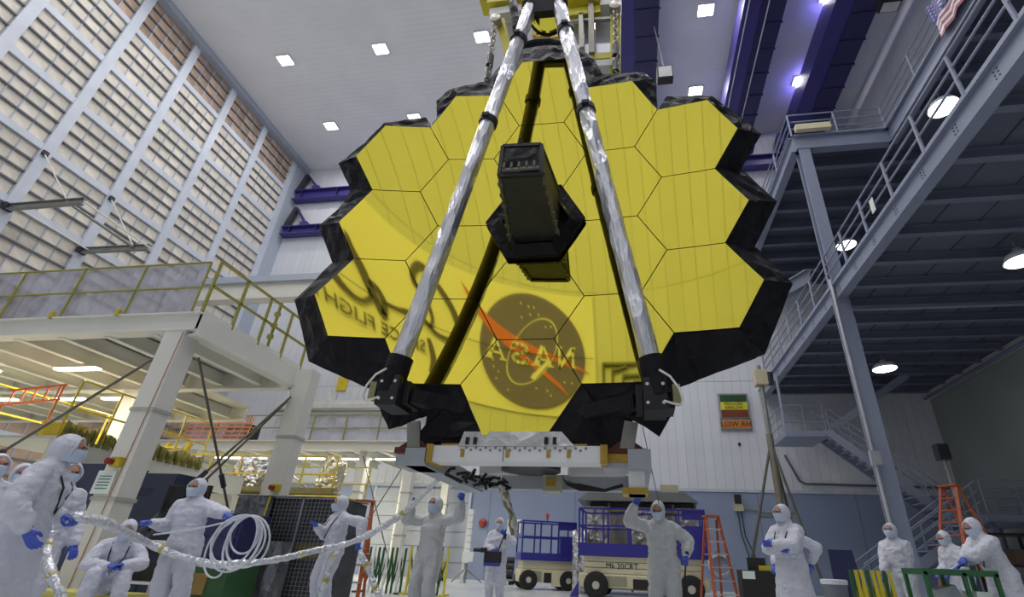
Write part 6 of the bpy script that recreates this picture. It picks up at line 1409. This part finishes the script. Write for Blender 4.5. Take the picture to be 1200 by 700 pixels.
# far wall fittings and gear near the photographer
t = thing('alarm_bell', 'round red alarm bell on the far wall', 'bell', (-7.16, 24.0, 2.4)); MB().lathe([(0.2, 0), (0.19, 0.06), (0.08, 0.12)], (-7.16, 24.12, 2.4), (0, -1, 0), 20).build('gong', mat('bell_red', rgb(150, 56, 44), 0.4), t); MB().box((-7.26, 24.12, 2.3), (-7.06, 24.175, 2.5)).build('bracket', galv, t)
one('wall_notice', 'white paper notice on the far wall beside the photographer', 'notice', MB().box((-5.95, 24.12, 2.0), (-5.3, 24.17, 2.6)), mat('paper', rgb(226, 236, 228)))
t = thing('measuring_post', 'white segmented post on a stand beside the photographer', 'post', (-6.9, 20.5, 0))
for k in range(8): MB().box((-6.72, 20.45, 0.7 + k * 0.25), (-6.5, 20.6, 0.93 + k * 0.25)).build('segment', beam_w, t)
MB().cyl((-6.61, 20.55, 0), (-6.61, 20.55, 2.7), 0.05, 8).build('pole', galv, t)
for ang in (30, 150, 270): MB().bar((-6.61, 20.55, 0.5), (-6.61 + 0.7 * math.cos(R(ang)), 20.55 + 0.5 * math.sin(R(ang)), 0.03), 0.05, 0.05).build('foot', galv, t)
MB().box((-6.75, 20.35, 0.75), (-6.3, 20.45, 1.1)).build('white_box', beam_w, t)
for i, (x, lab) in enumerate(((-5.3, 'rolled dark hose bundle on a low dolly near the photographer'), (-8.2, 'pale rolled blanket on a low dolly near the white post'))):
    t = thing('supply_dolly', lab, 'dolly', (x, 21, 0)); MB().box((x - 0.55, 20.7, 0.14), (x + 0.55, 21.4, 0.2)).build('platform', galv, t)
    for dx in (-0.45, 0.45):
        for y in (20.8, 21.3): MB().cyl((x + dx, y - 0.03, 0.07), (x + dx, y + 0.03, 0.07), 0.07, 10).build('wheel', rubber, t)
    for k in range(3): MB().cyl((x - 0.5, 20.9 + 0.08 * k, 0.38 + 0.24 * k * (i == 0)), (x + 0.5, 20.9 + 0.08 * k, 0.38 + 0.24 * k * (i == 0)), 0.18 - 0.03 * k, 12).build('roll', blackp if i == 0 else mat('bracket_pale', rgb(180, 176, 150)), t)
for x0_, x1_, lab in ((-12.9, -10.0, 'grey roller door in the far wall, left leaf'), (-9.9, -7.9, 'grey roller door in the far wall beside the red bell')):
    d_ = tag(MB().box((x0_, YE - 0.1, 0), (x1_, YE - 0.03, 3.9)).build('door_1', mat('door_grey', rgb(168, 174, 184), 0.5, 0, 0.04, 0.8)), lab, kind='structure')
    for k in range(1, 6): MB().box((x0_ + 0.05, YE - 0.115, k * 0.65), (x1_ - 0.05, YE - 0.1, k * 0.65 + 0.02)).build('door_rib', mat('joint_dark', rgb(96, 104, 124)), d_)
    for xx in (x0_, x1_): MB().box((xx - 0.06, YE - 0.13, 0), (xx + 0.06, YE - 0.03, 3.98)).build('door_frame', mat('trim_pale', rgb(190, 196, 206)), d_)
# flood lamp hanging from the first crane girder
t = thing('flood_lamp', 'square black flood lamp hanging from the navy crane girder', 'lamp', (1.95, 15.0, 20.8)); c = atY(779, 88, 15.0)
MB().box(c - Vector((0.35, 0.2, 0.4)), c + Vector((0.35, 0.2, 0.4))).build('lamp_body', blackp, t, bevel=0.03); MB().box(c + Vector((-0.28, -0.22, -0.36)), c + Vector((0.3, -0.2, 0.3))).build('lamp_glass', mat('flood_glass', rgb(196, 200, 196), 0.15), t)
MB().bar(c + Vector((0, 0, 0.4)), (c.x - 0.3, c.y, zg - 0.02), 0.06, 0.06).build('bracket', galv, t)
t = thing('flood_lamp', 'square black flood lamp fixed under the navy girder beside the upper mezzanine', 'lamp', atY(1040, 4, 14.0)); c = atY(1041, 3, 14.0)
MB().box(c - Vector((0.4, 0.25, 0.3)), c + Vector((0.4, 0.25, 0.3))).build('lamp_body', blackp, t, bevel=0.03); MB().box(c + Vector((-0.33, -0.2, -0.32)), c + Vector((0.33, 0.2, -0.3))).build('lamp_glass', mat('flood_glass', rgb(196, 200, 196)), t)
MB().bar(c + Vector((0, 0, 0.3)), (min(c.x, 11.6), c.y, zg - 0.02), 0.06, 0.06).build('bracket', galv, t)
# dark shelving added to stand in for the dark area under the stair
t = thing('filler_rack', 'dark rack added to fill the dark area under the stair landing', 'rack', (11.2, 16.6, 0))
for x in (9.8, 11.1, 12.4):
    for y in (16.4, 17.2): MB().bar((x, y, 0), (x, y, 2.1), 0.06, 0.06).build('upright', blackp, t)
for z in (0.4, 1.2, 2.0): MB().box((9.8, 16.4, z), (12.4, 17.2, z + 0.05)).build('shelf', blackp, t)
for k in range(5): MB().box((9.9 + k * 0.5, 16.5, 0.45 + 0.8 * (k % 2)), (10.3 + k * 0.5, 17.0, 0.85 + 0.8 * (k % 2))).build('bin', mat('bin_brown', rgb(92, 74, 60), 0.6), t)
